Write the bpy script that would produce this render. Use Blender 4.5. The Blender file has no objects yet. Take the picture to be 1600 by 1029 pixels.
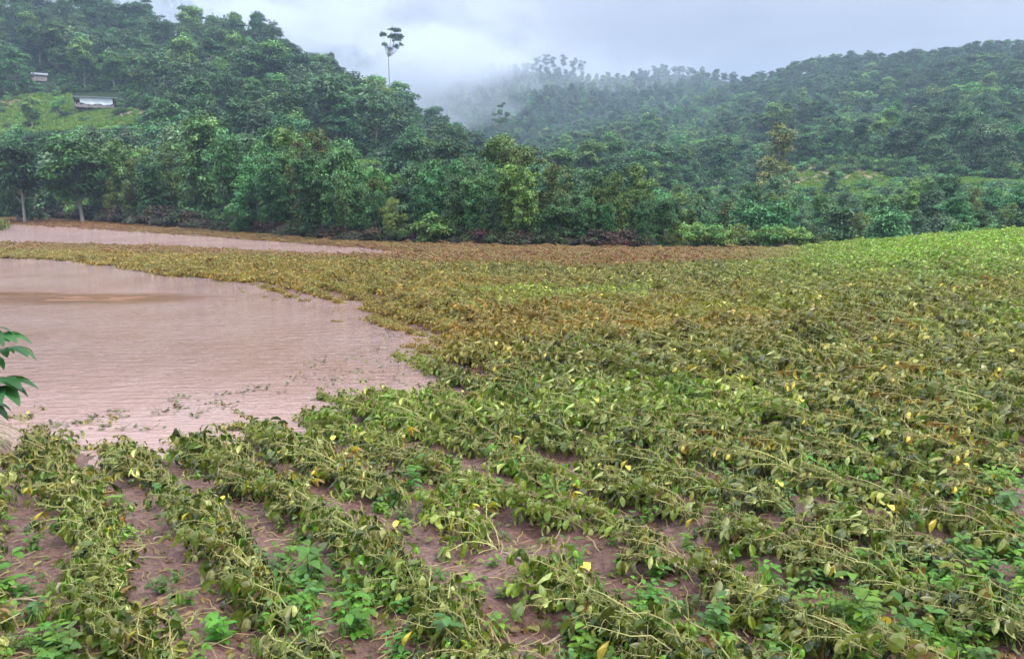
import bpy, math, random
import numpy as np
from math import radians as R, sin, cos, tan, atan, pi

random.seed(7)
rng = np.random.default_rng(11)
C = bpy.context.scene.collection

# ------------------------------------------------------------------ camera model
F, CX, CY = 1209.0, 800.0, 514.5
PITCH = R(9.83)
CAM = np.array([0.0, 0.0, 3.0])

def ray(px, py):
    px = np.asarray(px, float); py = np.asarray(py, float)
    a, b = (px - CX) / F, (CY - py) / F
    return np.stack([a, cos(PITCH) + b * sin(PITCH), -sin(PITCH) + b * cos(PITCH)], -1)

def proj(x, y, z):
    z = z - CAM[2]
    dep = y * cos(PITCH) - z * sin(PITCH)
    up = y * sin(PITCH) + z * cos(PITCH)
    dep = np.where(dep < .05, .05, dep)
    return CX + F * x / dep, CY - F * up / dep, dep

def at_z(px, py, z=0.0):
    d = ray(px, py)
    t = (z - CAM[2]) / d[..., 2]
    return d[..., 0] * t, d[..., 1] * t

# ------------------------------------------------------------------ noise
_perm = rng.random((256, 256))
def vnoise(x, y):
    xi = np.floor(x).astype(int); yi = np.floor(y).astype(int)
    fx = x - xi; fy = y - yi
    fx = fx * fx * (3 - 2 * fx); fy = fy * fy * (3 - 2 * fy)
    a = _perm[xi & 255, yi & 255]; b = _perm[(xi + 1) & 255, yi & 255]
    c = _perm[xi & 255, (yi + 1) & 255]; d = _perm[(xi + 1) & 255, (yi + 1) & 255]
    return (a * (1 - fx) + b * fx) * (1 - fy) + (c * (1 - fx) + d * fx) * fy
def fbm(x, y, o=4):
    s = 0; a = .5
    for k in range(o):
        s = s + a * (vnoise(x * 2 ** k + 17 * k, y * 2 ** k + 5 * k) - .5); a *= .5
    return s * 2
def sstep(a, b, x):
    t = np.clip((x - a) / (b - a), 0, 1)
    return t * t * (3 - 2 * t)

# ------------------------------------------------------------------ water outlines (on the water level z = 0)
POOL_PX = [(-900, 392), (-300, 397), (0, 402), (130, 407), (270, 427), (400, 440), (490, 462), (580, 474), (605, 500), (650, 515),
           (695, 533), (690, 545), (672, 556), (708, 592), (738, 630), (670, 645), (585, 632), (530, 650), (490, 668), (430, 690),
           (340, 704), (250, 720), (150, 730), (60, 718), (0, 692), (-300, 690), (-900, 690)]
STRIP_PX = [(-900, 338), (-200, 345), (0, 349), (200, 361), (400, 374), (600, 389), (700, 401), (640, 405), (500, 402), (300, 391),
            (150, 385), (0, 382), (-400, 378), (-900, 372)]
def poly_w(pp):
    a = np.array(pp, float)
    x, y = at_z(a[:, 0], a[:, 1])
    return np.stack([x, y], -1)
POOL, STRIP = poly_w(POOL_PX), poly_w(STRIP_PX)
def inside(poly, x, y):
    r = np.zeros(np.shape(x), bool)
    n = len(poly)
    for i in range(n):
        x1, y1 = poly[i]; x2, y2 = poly[(i + 1) % n]
        if y1 == y2: continue
        r ^= ((y1 > y) != (y2 > y)) & (x < (x2 - x1) * (y - y1) / (y2 - y1) + x1)
    return r
def sdist(poly, x, y):
    d = np.full(np.shape(x), 1e9)
    n = len(poly)
    for i in range(n):
        a = poly[i]; b = poly[(i + 1) % n]; e = b - a
        t = np.clip(((x - a[0]) * e[0] + (y - a[1]) * e[1]) / (e @ e), 0, 1)
        d = np.minimum(d, np.hypot(x - a[0] - t * e[0], y - a[1] - t * e[1]))
    return np.where(inside(poly, x, y), -d, d)
def shore(x, y):
    w = .55 * fbm(x * .8, y * .8) * sstep(3, 12, y)
    return np.minimum(sdist(POOL, x, y), sdist(STRIP, x, y)) + w

# ------------------------------------------------------------------ terrain
LX = np.array([-900, -200, 0, 130, 250, 370, 460, 540, 620, 700, 770, 860, 960])
L_yc = np.array([66, 54, 62, 50, 56, 74, 106, 134, 172, 216, 258, 296, 312])
L_dc = np.array([340, 330, 320, 315, 305, 290, 275, 265, 250, 235, 220, 200, 180])
L_df = np.array([190, 165, 150, 135, 118, 100, 95, 90, 82, 78, 74, 72, 70])
RX = np.array([660, 780, 850, 960, 1060, 1150, 1300, 1500, 1700, 2500])
R_yc = np.array([312, 268, 240, 212, 190, 168, 120, 90, 84, 100])
R_dc = np.array([330, 380, 430, 500, 540, 570, 600, 620, 620, 620])
R_df = np.array([120, 110, 110, 105, 100, 96, 92, 90, 90, 90])
BX = np.array([-600, 100, 300, 400, 500, 600, 700, 800, 900, 1040, 1200, 2000])
B_yc = np.array([0, 10, 22, 48, 80, 98, 104, 108, 112, 130, 170, 220])
def hill(a, r, X, yc, dc, df, back=.3, p=1.1):
    y = np.interp(a, X, yc); D = np.interp(a, X, dc); f = np.interp(a, X, df)
    d = ray(a, y)
    sl = d[..., 2] / np.hypot(d[..., 0], d[..., 1])
    zf = -4.6 * sstep(960, 1150, a) * (X is RX) if True else 0
    zc = np.maximum(3 + sl * D, 0)
    s = np.clip((r - f) / (D - f), 0, 1)
    z = zf + (zc - zf) * s ** p
    z = z - np.maximum(r - D, 0) * back
    return z
def az_px(x, y):
    return 800 + 1227 * np.tan(np.clip(np.arctan2(x, y), -1.22, 1.22))
def Zfield(x, y, detail=True):
    d = shore(x, y)
    a = az_px(x, y)
    r = np.hypot(x, y)
    near = 1 - sstep(9, 24, r)
    right = .45 * sstep(900, 1500, a) * sstep(5, 14, r) * (1 - sstep(20, 34, r)) + sstep(1230, 1750, a) * sstep(14, 30, r)
    cap = .10 + .9 * near + (1.05 * right) * (1 - .8 * sstep(44, 70, r))
    cap = np.minimum(cap, 1.2)
    cap = cap + .08 * sstep(300, 1000, a) * sstep(20, 30, r)
    drop = 4.5 * sstep(960, 1150, a) * sstep(50, 64, r)
    out = cap * (1 - np.exp(-np.maximum(d, 0) * .15 / cap))
    z = np.where(d > 0, out - drop, np.maximum(-.5, d * .12))
    if detail:
        nr = 1 - sstep(12, 30, r)
        z = z + nr * (.035 * fbm(x * 1.7, y * 1.7) + .05 * fbm(x * 6, y * 6, 4) + .012 * fbm(x * 31, y * 31, 2))
        u = x * ROWN[0] + y * ROWN[1]
        z = z + nr * .03 * np.cos(2 * pi * u / .73)
    return z
ROWD = np.array([-.575, .818]); ROWN = np.array([.818, .575])
def Zhill(x, y):
    a = az_px(x, y); r = np.hypot(x, y)
    z1 = hill(a, r, LX, L_yc, L_dc, L_df, .3)
    z2 = hill(a, r, RX, R_yc, R_dc, R_df, .25, 1.12)
    z3 = hill(a, r, BX, B_yc, np.full(len(BX), 700.), np.full(len(BX), 400.), .2)
    z = np.maximum(np.maximum(z1, z2), z3)
    n = 7 * fbm(x / 60, y / 60) * sstep(110, 260, r) + 16 * fbm(x / 170 + 9, y / 170) * sstep(200, 500, r)
    w = np.clip(z / 30, 0, 1)
    return z + n * w - 4.6 * sstep(960, 1150, a) * (z < .01) * (z > -4)
def Z(x, y, detail=False):
    x = np.asarray(x, float); y = np.asarray(y, float)
    return np.maximum(Zfield(x, y, detail), Zhill(x, y) - .3)
def hit(px, py, rmin=1.5, rmax=1400):
    d = ray(px, py)
    k = 1 / math.hypot(d[0], d[1])
    t = np.geomspace(rmin, rmax, 3000) * k
    x, y, z = d[0] * t, d[1] * t, 3 + d[2] * t
    g = Z(x, y)
    i = np.argmax(z < g)
    if not (z < g).any(): i = len(t) - 1
    return float(x[i]), float(y[i]), float(g[i])

# ------------------------------------------------------------------ mesh building
class MB:
    def __init__(s):
        s.v = []; s.f4 = []; s.f3 = []; s.c = []; s.n = 0; s.m4 = []; s.m3 = []
    def add(s, v, f4=None, f3=None, col=(1, 1, 1), mat=0):
        v = np.asarray(v, float).reshape(-1, 3)
        c = np.asarray(col, float)
        c = np.broadcast_to(c, (len(v), 3)) if c.ndim == 1 else c
        s.v.append(v); s.c.append(c)
        if f4 is not None and len(f4):
            s.f4.append(np.asarray(f4) + s.n); s.m4.append(np.full(len(f4), mat))
        if f3 is not None and len(f3):
            s.f3.append(np.asarray(f3) + s.n); s.m3.append(np.full(len(f3), mat))
        s.n += len(v)
    def mesh(s, name, mats, smooth=False):
        v = np.concatenate(s.v); c = np.concatenate(s.c)
        f4 = np.concatenate(s.f4) if s.f4 else np.zeros((0, 4), int)
        f3 = np.concatenate(s.f3) if s.f3 else np.zeros((0, 3), int)
        mi = np.concatenate(([np.concatenate(s.m4)] if s.m4 else []) + ([np.concatenate(s.m3)] if s.m3 else []))
        me = bpy.data.meshes.new(name)
        me.vertices.add(len(v)); me.vertices.foreach_set('co', v.ravel())
        li = np.concatenate([f4.ravel(), f3.ravel()]).astype(np.int32)
        me.loops.add(len(li)); me.loops.foreach_set('vertex_index', li)
        tot = np.concatenate([np.full(len(f4), 4), np.full(len(f3), 3)]).astype(np.int32)
        st = np.concatenate([[0], np.cumsum(tot)[:-1]]).astype(np.int32)
        me.polygons.add(len(tot)); me.polygons.foreach_set('loop_start', st); me.polygons.foreach_set('loop_total', tot)
        me.polygons.foreach_set('material_index', mi.astype(np.int32))
        me.polygons.foreach_set('use_smooth', np.full(len(tot), smooth))
        me.update(calc_edges=True)
        at = me.color_attributes.new('Col', 'FLOAT_COLOR', 'POINT')
        at.data.foreach_set('color', np.concatenate([c, np.ones((len(c), 1))], 1).astype(np.float32).ravel())
        for m in (mats if isinstance(mats, (list, tuple)) else [mats]): me.materials.append(m)
        return me
def unit(a):
    return a / np.maximum(np.linalg.norm(a, axis=-1, keepdims=True), 1e-9)
def leaf_grid(mb, base, d, n, L, Wd, droop, fold, col, mat=0, wob=.12, ts=(0, .28, .58, .84, 1), ws=(0, .85, 1, .55, 0)):
    """curved leaves: midrib curve with two folded halves, 11 vertices each."""
    N = len(base); d = unit(d); s = unit(np.cross(d, n)); n = np.cross(s, d)
    L = np.broadcast_to(L, N)[:, None]; Wd = np.broadcast_to(Wd, N)[:, None]
    k = np.broadcast_to(droop, N)[:, None] + 1e-3; fo = np.broadcast_to(fold, N)[:, None]
    rows = []
    for t, w in zip(ts, ws):
        p = base + L * (d * np.sin(k * t) / k - n * (1 - np.cos(k * t)) / k)
        nt = n * np.cos(k * t) + d * np.sin(k * t)
        if w == 0: rows.append([p])
        else:
            h = Wd * w / 2
            jl, jr = rng.normal(0, wob, (2, N, 1))
            rows.append([p - s * h * np.cos(fo) + nt * h * (np.sin(fo) + jl), p, p + s * h * np.cos(fo) + nt * h * (np.sin(fo) + jr)])
    V = np.stack([q for r in rows for q in r], 1)
    m = len(rows) - 2
    tri = [(0, 2, 1), (0, 3, 2)]; quad = []
    for i in range(m - 1):
        b = 1 + 3 * i
        quad += [(b, b + 1, b + 4, b + 3), (b + 1, b + 2, b + 5, b + 4)]
    b = 1 + 3 * (m - 1)
    tri += [(b, b + 1, b + 3), (b + 1, b + 2, b + 3)]
    nv = V.shape[1]; off = (np.arange(N) * nv)[:, None, None]
    col = np.repeat(np.asarray(col, float).reshape(-1, 3) if np.ndim(col) > 1 else np.tile(col, (N, 1)), nv, 0)
    mb.add(V.reshape(-1, 3), (np.array(quad)[None] + off).reshape(-1, 4) if quad else None, (np.array(tri)[None] + off).reshape(-1, 3), col, mat)
def leaf_rhomb(mb, base, d, n, L, Wd, col, mat=0, bend=.25):
    N = len(base); d = unit(d); s = unit(np.cross(d, n)); n = np.cross(s, d)
    L = np.broadcast_to(L, N)[:, None]; Wd = np.broadcast_to(Wd, N)[:, None]
    tip = base + d * L - n * L * bend
    mid = base + d * L * .5
    V = np.stack([base, mid - s * Wd / 2 - n * Wd * .12, tip, mid + s * Wd / 2 - n * Wd * .12], 1)
    off = (np.arange(N) * 4)[:, None, None]
    t = (np.array([(0, 2, 1), (0, 3, 2)])[None] + off).reshape(-1, 3)
    mb.add(V.reshape(-1, 3), None, t, np.repeat(col, 4, 0), mat)
def tubes(mb, P, rad, sides, col, mat=0):
    """P (N,K,3) paths, rad (N,K)"""
    P = np.asarray(P, float); N, K, _ = P.shape
    rad = np.broadcast_to(rad, (N, K))
    T = unit(np.gradient(P, axis=1))
    ref = np.where(np.abs(T[..., 2:3]) > .9, np.array([1., .2, 0]), np.array([0, .1, 1.]))
    a = unit(np.cross(T, ref)); b = np.cross(T, a)
    ang = np.arange(sides) * 2 * pi / sides
    V = P[:, :, None] + rad[:, :, None, None] * (a[:, :, None] * np.cos(ang)[:, None] + b[:, :, None] * np.sin(ang)[:, None])
    idx = np.arange(N * K * sides).reshape(N, K, sides)
    q = np.stack([idx[:, :-1], np.roll(idx, -1, 2)[:, :-1], np.roll(idx, -1, 2)[:, 1:], idx[:, 1:]], -1).reshape(-1, 4)
    col = np.asarray(col, float)
    col = np.repeat(col, K * sides, 0) if col.ndim > 1 else col
    mb.add(V.reshape(-1, 3), q, None, col, mat)
def box(mb, lo, hi, col=(1, 1, 1), mat=0):
    x0, y0, z0 = lo; x1, y1, z1 = hi
    v = [(x0, y0, z0), (x1, y0, z0), (x1, y1, z0), (x0, y1, z0), (x0, y0, z1), (x1, y0, z1), (x1, y1, z1), (x0, y1, z1)]
    mb.add(v, [(0, 3, 2, 1), (4, 5, 6, 7), (0, 1, 5, 4), (1, 2, 6, 5), (2, 3, 7, 6), (3, 0, 4, 7)], None, col, mat)

# ------------------------------------------------------------------ objects
def obj(name, me, parent=None, kind=None, label=None, cat=None, group=None, loc=None):
    o = bpy.data.objects.new(name, me); C.objects.link(o)
    if parent: o.parent = parent
    if loc is not None: o.location = loc
    if kind: o['kind'] = kind
    if label: o['label'] = label
    if cat: o['category'] = cat; o['kind'] = kind or 'thing'
    if group: o['group'] = group
    return o
def thing(name, label, cat, group=None, loc=(0, 0, 0), rz=0, sc=(1, 1, 1), rxy=(0, 0)):
    o = obj(name, None, None, None, label, cat, group, loc)
    o.empty_display_size = .1
    o.rotation_euler = (rxy[0], rxy[1], rz); o.scale = sc
    return o

# ------------------------------------------------------------------ materials
def new_mat(name):
    m = bpy.data.materials.new(name); m.use_nodes = True
    nt = m.node_tree; nt.nodes.clear()
    return m, nt, nt.nodes.new, nt.links.new
def math_n(nt, op, a, b=None, clamp=False):
    n = nt.nodes.new('ShaderNodeMath'); n.operation = op; n.use_clamp = clamp
    for i, v in enumerate((a, b)):
        if v is None: continue
        if isinstance(v, (int, float)): n.inputs[i].default_value = v
        else: nt.links.new(v, n.inputs[i])
    return n.outputs[0]
def mix_n(nt, fac, a, b, mode='MIX'):
    n = nt.nodes.new('ShaderNodeMix'); n.data_type = 'RGBA'; n.blend_type = mode
    for s, v in ((0, fac), (6, a), (7, b)):
        if isinstance(v, (int, float)): n.inputs[s].default_value = v
        elif isinstance(v, tuple): n.inputs[s].default_value = (*v, 1)
        else: nt.links.new(v, n.inputs[s])
    return n.outputs[2]
def noise_n(nt, scale, detail=4, vec=None, rough=.55):
    n = nt.nodes.new('ShaderNodeTexNoise'); n.inputs['Scale'].default_value = scale
    n.inputs['Detail'].default_value = detail; n.inputs['Roughness'].default_value = rough
    if vec is not None: nt.links.new(vec, n.inputs['Vector'])
    return n.outputs[0]
def ramp_n(nt, fac, stops):
    n = nt.nodes.new('ShaderNodeValToRGB'); cr = n.color_ramp
    while len(cr.elements) < len(stops): cr.elements.new(.5)
    for e, (p, c) in zip(cr.elements, stops): e.position = p; e.color = (*c, 1) if isinstance(c, tuple) else (c, c, c, 1)
    nt.links.new(fac, n.inputs[0])
    return n.outputs[0]
def foliage_mat(name, zone=False, rnd=.35, rough=.5, trans=.3, spec=.35, under=1.25, gain=(1, 1, 1)):
    m, nt, N, Lk = new_mat(name)
    out = N('ShaderNodeOutputMaterial')
    col = N('ShaderNodeAttribute'); col.attribute_name = 'Col'
    c = mix_n(nt, 1.0, col.outputs['Color'], gain, 'MULTIPLY')
    geo = N('ShaderNodeNewGeometry')
    if zone:
        for nm, tgt, amt in (('zone_brown', (.37, .20, .02), .85), ('zone_red', (.27, .085, .025), .95), ('zone_green', (.30, .50, .03), .92)):
            z = N('ShaderNodeAttribute'); z.attribute_type = 'INSTANCER'; z.attribute_name = nm
            c = mix_n(nt, math_n(nt, 'MULTIPLY', z.outputs['Fac'], amt), c, tgt)
        l = N('ShaderNodeAttribute'); l.attribute_name = 'Col'
        c = mix_n(nt, .3, c, mix_n(nt, 1.0, c, mix_n(nt, 1.0, l.outputs['Color'], (3.6, 3.6, 3.6), 'MULTIPLY'), 'MULTIPLY'))
        # silt splashes: real dirt patches dried on the leaf
        tc = N('ShaderNodeTexCoord')
        nn = noise_n(nt, 45, 3, tc.outputs['Object'])
        f = ramp_n(nt, nn, [(.5, 0.0), (.62, 1.0)])
        c = mix_n(nt, math_n(nt, 'MULTIPLY', f, .3), c, (.24, .20, .13))
    oi = N('ShaderNodeObjectInfo')
    k = math_n(nt, 'ADD', math_n(nt, 'MULTIPLY', oi.outputs['Random'], rnd), 1 - rnd / 2)
    h = N('ShaderNodeHueSaturation'); Lk(c, h.inputs['Color']); Lk(k, h.inputs['Value'])
    r2 = math_n(nt, 'FRACT', math_n(nt, 'MULTIPLY', oi.outputs['Random'], 17.3))
    Lk(math_n(nt, 'ADD', math_n(nt, 'MULTIPLY', r2, .05 if not zone else .02), .475 if not zone else .49), h.inputs['Hue'])
    c = h.outputs[0]
    c = mix_n(nt, geo.outputs['Backfacing'], c, mix_n(nt, 1.0, c, (under, under * .98, under * 1.05), 'MULTIPLY'))
    b = N('ShaderNodeBsdfPrincipled'); Lk(c, b.inputs['Base Color'])
    b.inputs['Roughness'].default_value = rough; b.inputs['Specular IOR Level'].default_value = spec
    if trans > 0:
        t = N('ShaderNodeBsdfTranslucent'); Lk(mix_n(nt, 1.0, c, (1.2, 1.35, .6), 'MULTIPLY'), t.inputs[0])
        mx = N('ShaderNodeMixShader'); mx.inputs[0].default_value = trans
        Lk(b.outputs[0], mx.inputs[1]); Lk(t.outputs[0], mx.inputs[2]); Lk(mx.outputs[0], out.inputs[0])
    else: Lk(b.outputs[0], out.inputs[0])
    return m
def plain_mat(name, col, rough=.7, nscale=6, var=.3, spec=.3, bump=0, metal=0):
    m, nt, N, Lk = new_mat(name)
    out = N('ShaderNodeOutputMaterial'); b = N('ShaderNodeBsdfPrincipled')
    tc = N('ShaderNodeTexCoord')
    nn = noise_n(nt, nscale, 5, tc.outputs['Object'])
    c = mix_n(nt, nn, tuple(x * (1 - var) for x in col), tuple(min(1, x * (1 + var)) for x in col))
    Lk(c, b.inputs['Base Color']); b.inputs['Roughness'].default_value = rough
    b.inputs['Specular IOR Level'].default_value = spec; b.inputs['Metallic'].default_value = metal
    if bump:
        bp = N('ShaderNodeBump'); bp.inputs['Strength'].default_value = bump; Lk(nn, bp.inputs['Height']); Lk(bp.outputs[0], b.inputs['Normal'])
    Lk(b.outputs[0], out.inputs[0])
    return m
M_soyleaf = foliage_mat('soy_leaf', True, .45, .36, .15, .42, 1.15, (1.02, 1.0, .60))
M_soystem = foliage_mat('soy_stem', False, .3, .6, .0, .2, 1.0, (1, .95, .75))
M_tree = foliage_mat('tree_leaf', False, .85, .5, .15, .22, 1.1, (1.08, .93, .98))
M_bark = plain_mat('bark', (.30, .28, .24), .85, 5, .45)
M_weed = foliage_mat('weed_leaf', False, .3, .45, .3, .3, 1.1, (1.2, 1, .65))
M_stick = plain_mat('dry_stick', (.30, .22, .15), .8, 30, .4)

def field_material():
    m, nt, N, Lk = new_mat('wet_mud')
    out = N('ShaderNodeOutputMaterial'); b = N('ShaderNodeBsdfPrincipled')
    geo = N('ShaderNodeNewGeometry'); P = geo.outputs['Position']
    n1 = noise_n(nt, 1.3, 6, P, .6); n2 = noise_n(nt, 22, 6, P, .65); n3 = noise_n(nt, 110, 4, P, .6)
    c = ramp_n(nt, n1, [(.3, (.16, .078, .052)), (.5, (.25, .135, .095)), (.7, (.33, .20, .15))])
    c = mix_n(nt, ramp_n(nt, n2, [(.4, .0), (.6, .9)]), mix_n(nt, 1.0, c, (.5, .42, .40), 'MULTIPLY'), c)
    c = mix_n(nt, ramp_n(nt, n3, [(.62, 0.0), (.72, .5)]), c, (.10, .055, .04))
    Lk(c, b.inputs['Base Color'])
    Lk(ramp_n(nt, n1, [(.4, .2), (.62, .55)]), b.inputs['Roughness'])
    b.inputs['Specular IOR Level'].default_value = .5
    h = math_n(nt, 'ADD', math_n(nt, 'MULTIPLY', n2, 1.0), math_n(nt, 'MULTIPLY', n3, .35))
    bp = N('ShaderNodeBump'); bp.inputs['Strength'].default_value = .9; bp.inputs['Distance'].default_value = .05
    Lk(h, bp.inputs['Height']); Lk(bp.outputs[0], b.inputs['Normal'])
    Lk(b.outputs[0], out.inputs[0])
    return m
def hill_material():
    m, nt, N, Lk = new_mat('hill_ground')
    out = N('ShaderNodeOutputMaterial'); b = N('ShaderNodeBsdfPrincipled')
    geo = N('ShaderNodeNewGeometry'); P = geo.outputs['Position']
    at = N('ShaderNodeAttribute'); at.attribute_name = 'Col'
    n1 = noise_n(nt, .25, 6, P, .7); n2 = noise_n(nt, 1.6, 6, P, .7)
    c = mix_n(nt, ramp_n(nt, n1, [(.35, 0.0), (.65, 1.0)]), mix_n(nt, 1.0, at.outputs['Color'], (.6, .68, .6), 'MULTIPLY'), at.outputs['Color'])
    c = mix_n(nt, ramp_n(nt, n2, [(.4, 0.0), (.65, .5)]), c, mix_n(nt, 1.0, c, (1.3, 1.1, .9), 'MULTIPLY'))
    Lk(c, b.inputs['Base Color']); b.inputs['Roughness'].default_value = .9; b.inputs['Specular IOR Level'].default_value = .15
    bp = N('ShaderNodeBump'); bp.inputs['Strength'].default_value = 1; bp.inputs['Distance'].default_value = .5
    Lk(n2, bp.inputs['Height']); Lk(bp.outputs[0], b.inputs['Normal'])
    Lk(b.outputs[0], out.inputs[0])
    return m
def water_material():
    m, nt, N, Lk = new_mat('muddy_water')
    out = N('ShaderNodeOutputMaterial'); b = N('ShaderNodeBsdfPrincipled')
    geo = N('ShaderNodeNewGeometry'); P = geo.outputs['Position']
    mp = N('ShaderNodeMapping'); Lk(P, mp.inputs[0]); mp.inputs['Scale'].default_value = (.55, 2.1, 1)
    mp.inputs['Rotation'].default_value = (0, 0, R(-6))
    v = mp.outputs[0]
    w1 = noise_n(nt, 2.6, 4, v, .6); w2 = noise_n(nt, 8, 3, v, .6); w3 = noise_n(nt, .35, 3, P)
    c = mix_n(nt, ramp_n(nt, w3, [(.35, 0.0), (.65, 1.0)]), (.335, .20, .155), (.40, .265, .22))
    base_c = c; b.inputs['Roughness'].default_value = .07; b.inputs['IOR'].default_value = 1.333
    b.inputs['Specular IOR Level'].default_value = .75
    # calm lanes where the wind does not ruffle the surface
    mask = None
    for (px, py, rx, ry, rot) in CALM:
        x, y = at_z(px, py)
        mq = N('ShaderNodeMapping'); mq.vector_type = 'TEXTURE'; Lk(P, mq.inputs[0])
        mq.inputs['Location'].default_value = (float(x), float(y), 0)
        mq.inputs['Rotation'].default_value = (0, 0, rot); mq.inputs['Scale'].default_value = (rx, ry, 1)
        ln = N('ShaderNodeVectorMath'); ln.operation = 'LENGTH'; Lk(mq.outputs[0], ln.inputs[0])
        q = math_n(nt, 'SUBTRACT', 1.25, ln.outputs['Value'], True)
        mask = q if mask is None else math_n(nt, 'MAXIMUM', mask, q)
    nm = noise_n(nt, 1.3, 7, v, .75)
    mask = ramp_n(nt, math_n(nt, 'MULTIPLY', mask, math_n(nt, 'SUBTRACT', math_n(nt, 'MULTIPLY', nm, 2.4), .45)), [(.15, 0.0), (.75, .85)])
    Lk(mix_n(nt, mask, base_c, (.30, .115, .05)), b.inputs['Base Color'])   # denser silt in the calm lanes
    # near, wind-sheltered water is smoother
    sep = N('ShaderNodeSeparateXYZ'); Lk(P, sep.inputs[0])
    calmnear = N('ShaderNodeMapRange'); Lk(sep.outputs[1], calmnear.inputs[0])
    for i, q in zip((1, 2, 3, 4), (9, 14, .14, 1.0)): calmnear.inputs[i].default_value = q
    farc = N('ShaderNodeMapRange'); Lk(sep.outputs[1], farc.inputs[0])
    for i, q in zip((1, 2, 3, 4), (24, 60, 1.0, .3)): farc.inputs[i].default_value = q
    amp = math_n(nt, 'MULTIPLY', math_n(nt, 'MULTIPLY', calmnear.outputs[0], farc.outputs[0]), math_n(nt, 'SUBTRACT', 1.0, math_n(nt, 'MULTIPLY', mask, .98)))
    h = math_n(nt, 'MULTIPLY', math_n(nt, 'ADD', w1, math_n(nt, 'MULTIPLY', w2, .35)), amp)
    bp = N('ShaderNodeBump'); bp.inputs['Strength'].default_value = 1.0; bp.inputs['Distance'].default_value = .42
    Lk(h, bp.inputs['Height']); Lk(bp.outputs[0], b.inputs['Normal'])
    Lk(b.outputs[0], out.inputs[0])
    return m
CALM = [(140, 466, 4.0, 1.5, R(3)), (20, 459, 2.0, .6, 0), (270, 350, 8, 1.5, R(-30))]

# ------------------------------------------------------------------ ground, hills, water
def poly_mask(pp, px, py): return inside(np.array(pp, float), px, py)
CLEARING = [(-60, 165), (40, 150), (110, 146), (120, 170), (180, 172), (205, 168), (222, 176), (215, 196), (170, 198), (60, 210), (-60, 212)]
RFIELD = [(1215, 262), (1290, 258), (1370, 266), (1400, 280), (1400, 304), (1230, 304)]
MEADOWS = [[(540, 255), (590, 255), (600, 280), (545, 280)], [(1100, 272), (1140, 273), (1135, 280), (1095, 279)], [(1480, 280), (1640, 288), (1640, 296), (1480, 288)],
           [(560, 170), (1, 1), (1, 2)]]
# foot of the bank trees
BKX = np.array([-900, -200, 0, 200, 400, 540, 800, 1000, 1150, 1290, 1450, 1700, 2500])
BKY = np.array([324, 329, 334, 349, 364, 375.5, 384.5, 388, 389, 388, 384, 380, 380])
def bank_dist(a):
    yb = np.interp(a, BKX, BKY)
    d = ray(a, yb)
    return 2.85 / (-d[..., 2]) * np.hypot(d[..., 0], d[..., 1])
def build_ground():
    az = np.radians(np.concatenate([np.linspace(-75, -42, 50, endpoint=False), np.linspace(-42, 42, 620), np.linspace(42, 75, 51)[1:]]))
    rr = np.geomspace(.6, 1500, 820)
    A, Rr = np.meshgrid(az, rr, indexing='ij')
    x = Rr * np.sin(A); y = Rr * np.cos(A)
    zf = Zfield(x, y, True); zh = Zhill(x, y) - .3
    z = np.maximum(zf, zh)
    na, nr = x.shape
    idx = np.arange(na * nr).reshape(na, nr)
    q = np.stack([idx[:-1, :-1], idx[:-1, 1:], idx[1:, 1:], idx[1:, :-1]], -1)[:, :, ::-1].reshape(-1, 4)
    hillv = (zh > zf) | (Rr > bank_dist(az_px(x, y)) + 3.0)
    fh = hillv.ravel()[q].all(1)
    V = np.stack([x, y, z], -1).reshape(-1, 3)
    px, py, _ = proj(x, y, z)
    px = px.ravel(); py = py.ravel()
    r = np.hypot(x, y).ravel()
    col = np.tile(np.array([.030, .050, .018]), (len(V), 1))
    rn = fbm(x / 25, y / 25).ravel()
    green = np.array([.15, .30, .045])
    jx = 14 * fbm(x / 12 + 1, y / 12).ravel(); jy = 7 * fbm(x / 10 + 7, y / 10 + 2).ravel()
    a_ = poly_mask(CLEARING, px + jx, py + jy) & (r > 150) & (r < 300)
    col[a_] = green
    s_ = a_ & (fbm(x / 6 + 3, y / 9).ravel() > .22); col[s_] = (.27, .20, .13)
    b_ = poly_mask(RFIELD, px + jx, py + jy * .6) & (r < 400)
    col[b_] = (.14, .24, .06); col[b_ & (py < 287)] = (.34, .25, .15)
    for mm in MEADOWS[:3]: col[poly_mask(mm, px, py)] = (.17, .28, .06)
    lowslope = (px > 1000) & (py > 150) & (py < 262) & (r > 150); col[lowslope & ~b_] = (.07, .14, .04)
    for nm, sel, mat in (('field_ground', ~fh, field_material()), ('hills', fh, hill_material())):
        f = q[sel]; u, inv = np.unique(f, return_inverse=True)
        mb = MB(); mb.add(V[u], inv.reshape(-1, 4), None, col[u])
        obj(nm, mb.mesh(nm, mat, True), kind='structure')
    mb = MB(); box_v = [(-420, -10, 0), (5, -10, 0), (5, 330, 0), (-420, 330, 0)]
    mb.add(box_v, [(0, 1, 2, 3)]); obj('water', mb.mesh('water', water_material()), kind='structure')
build_ground()

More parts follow.
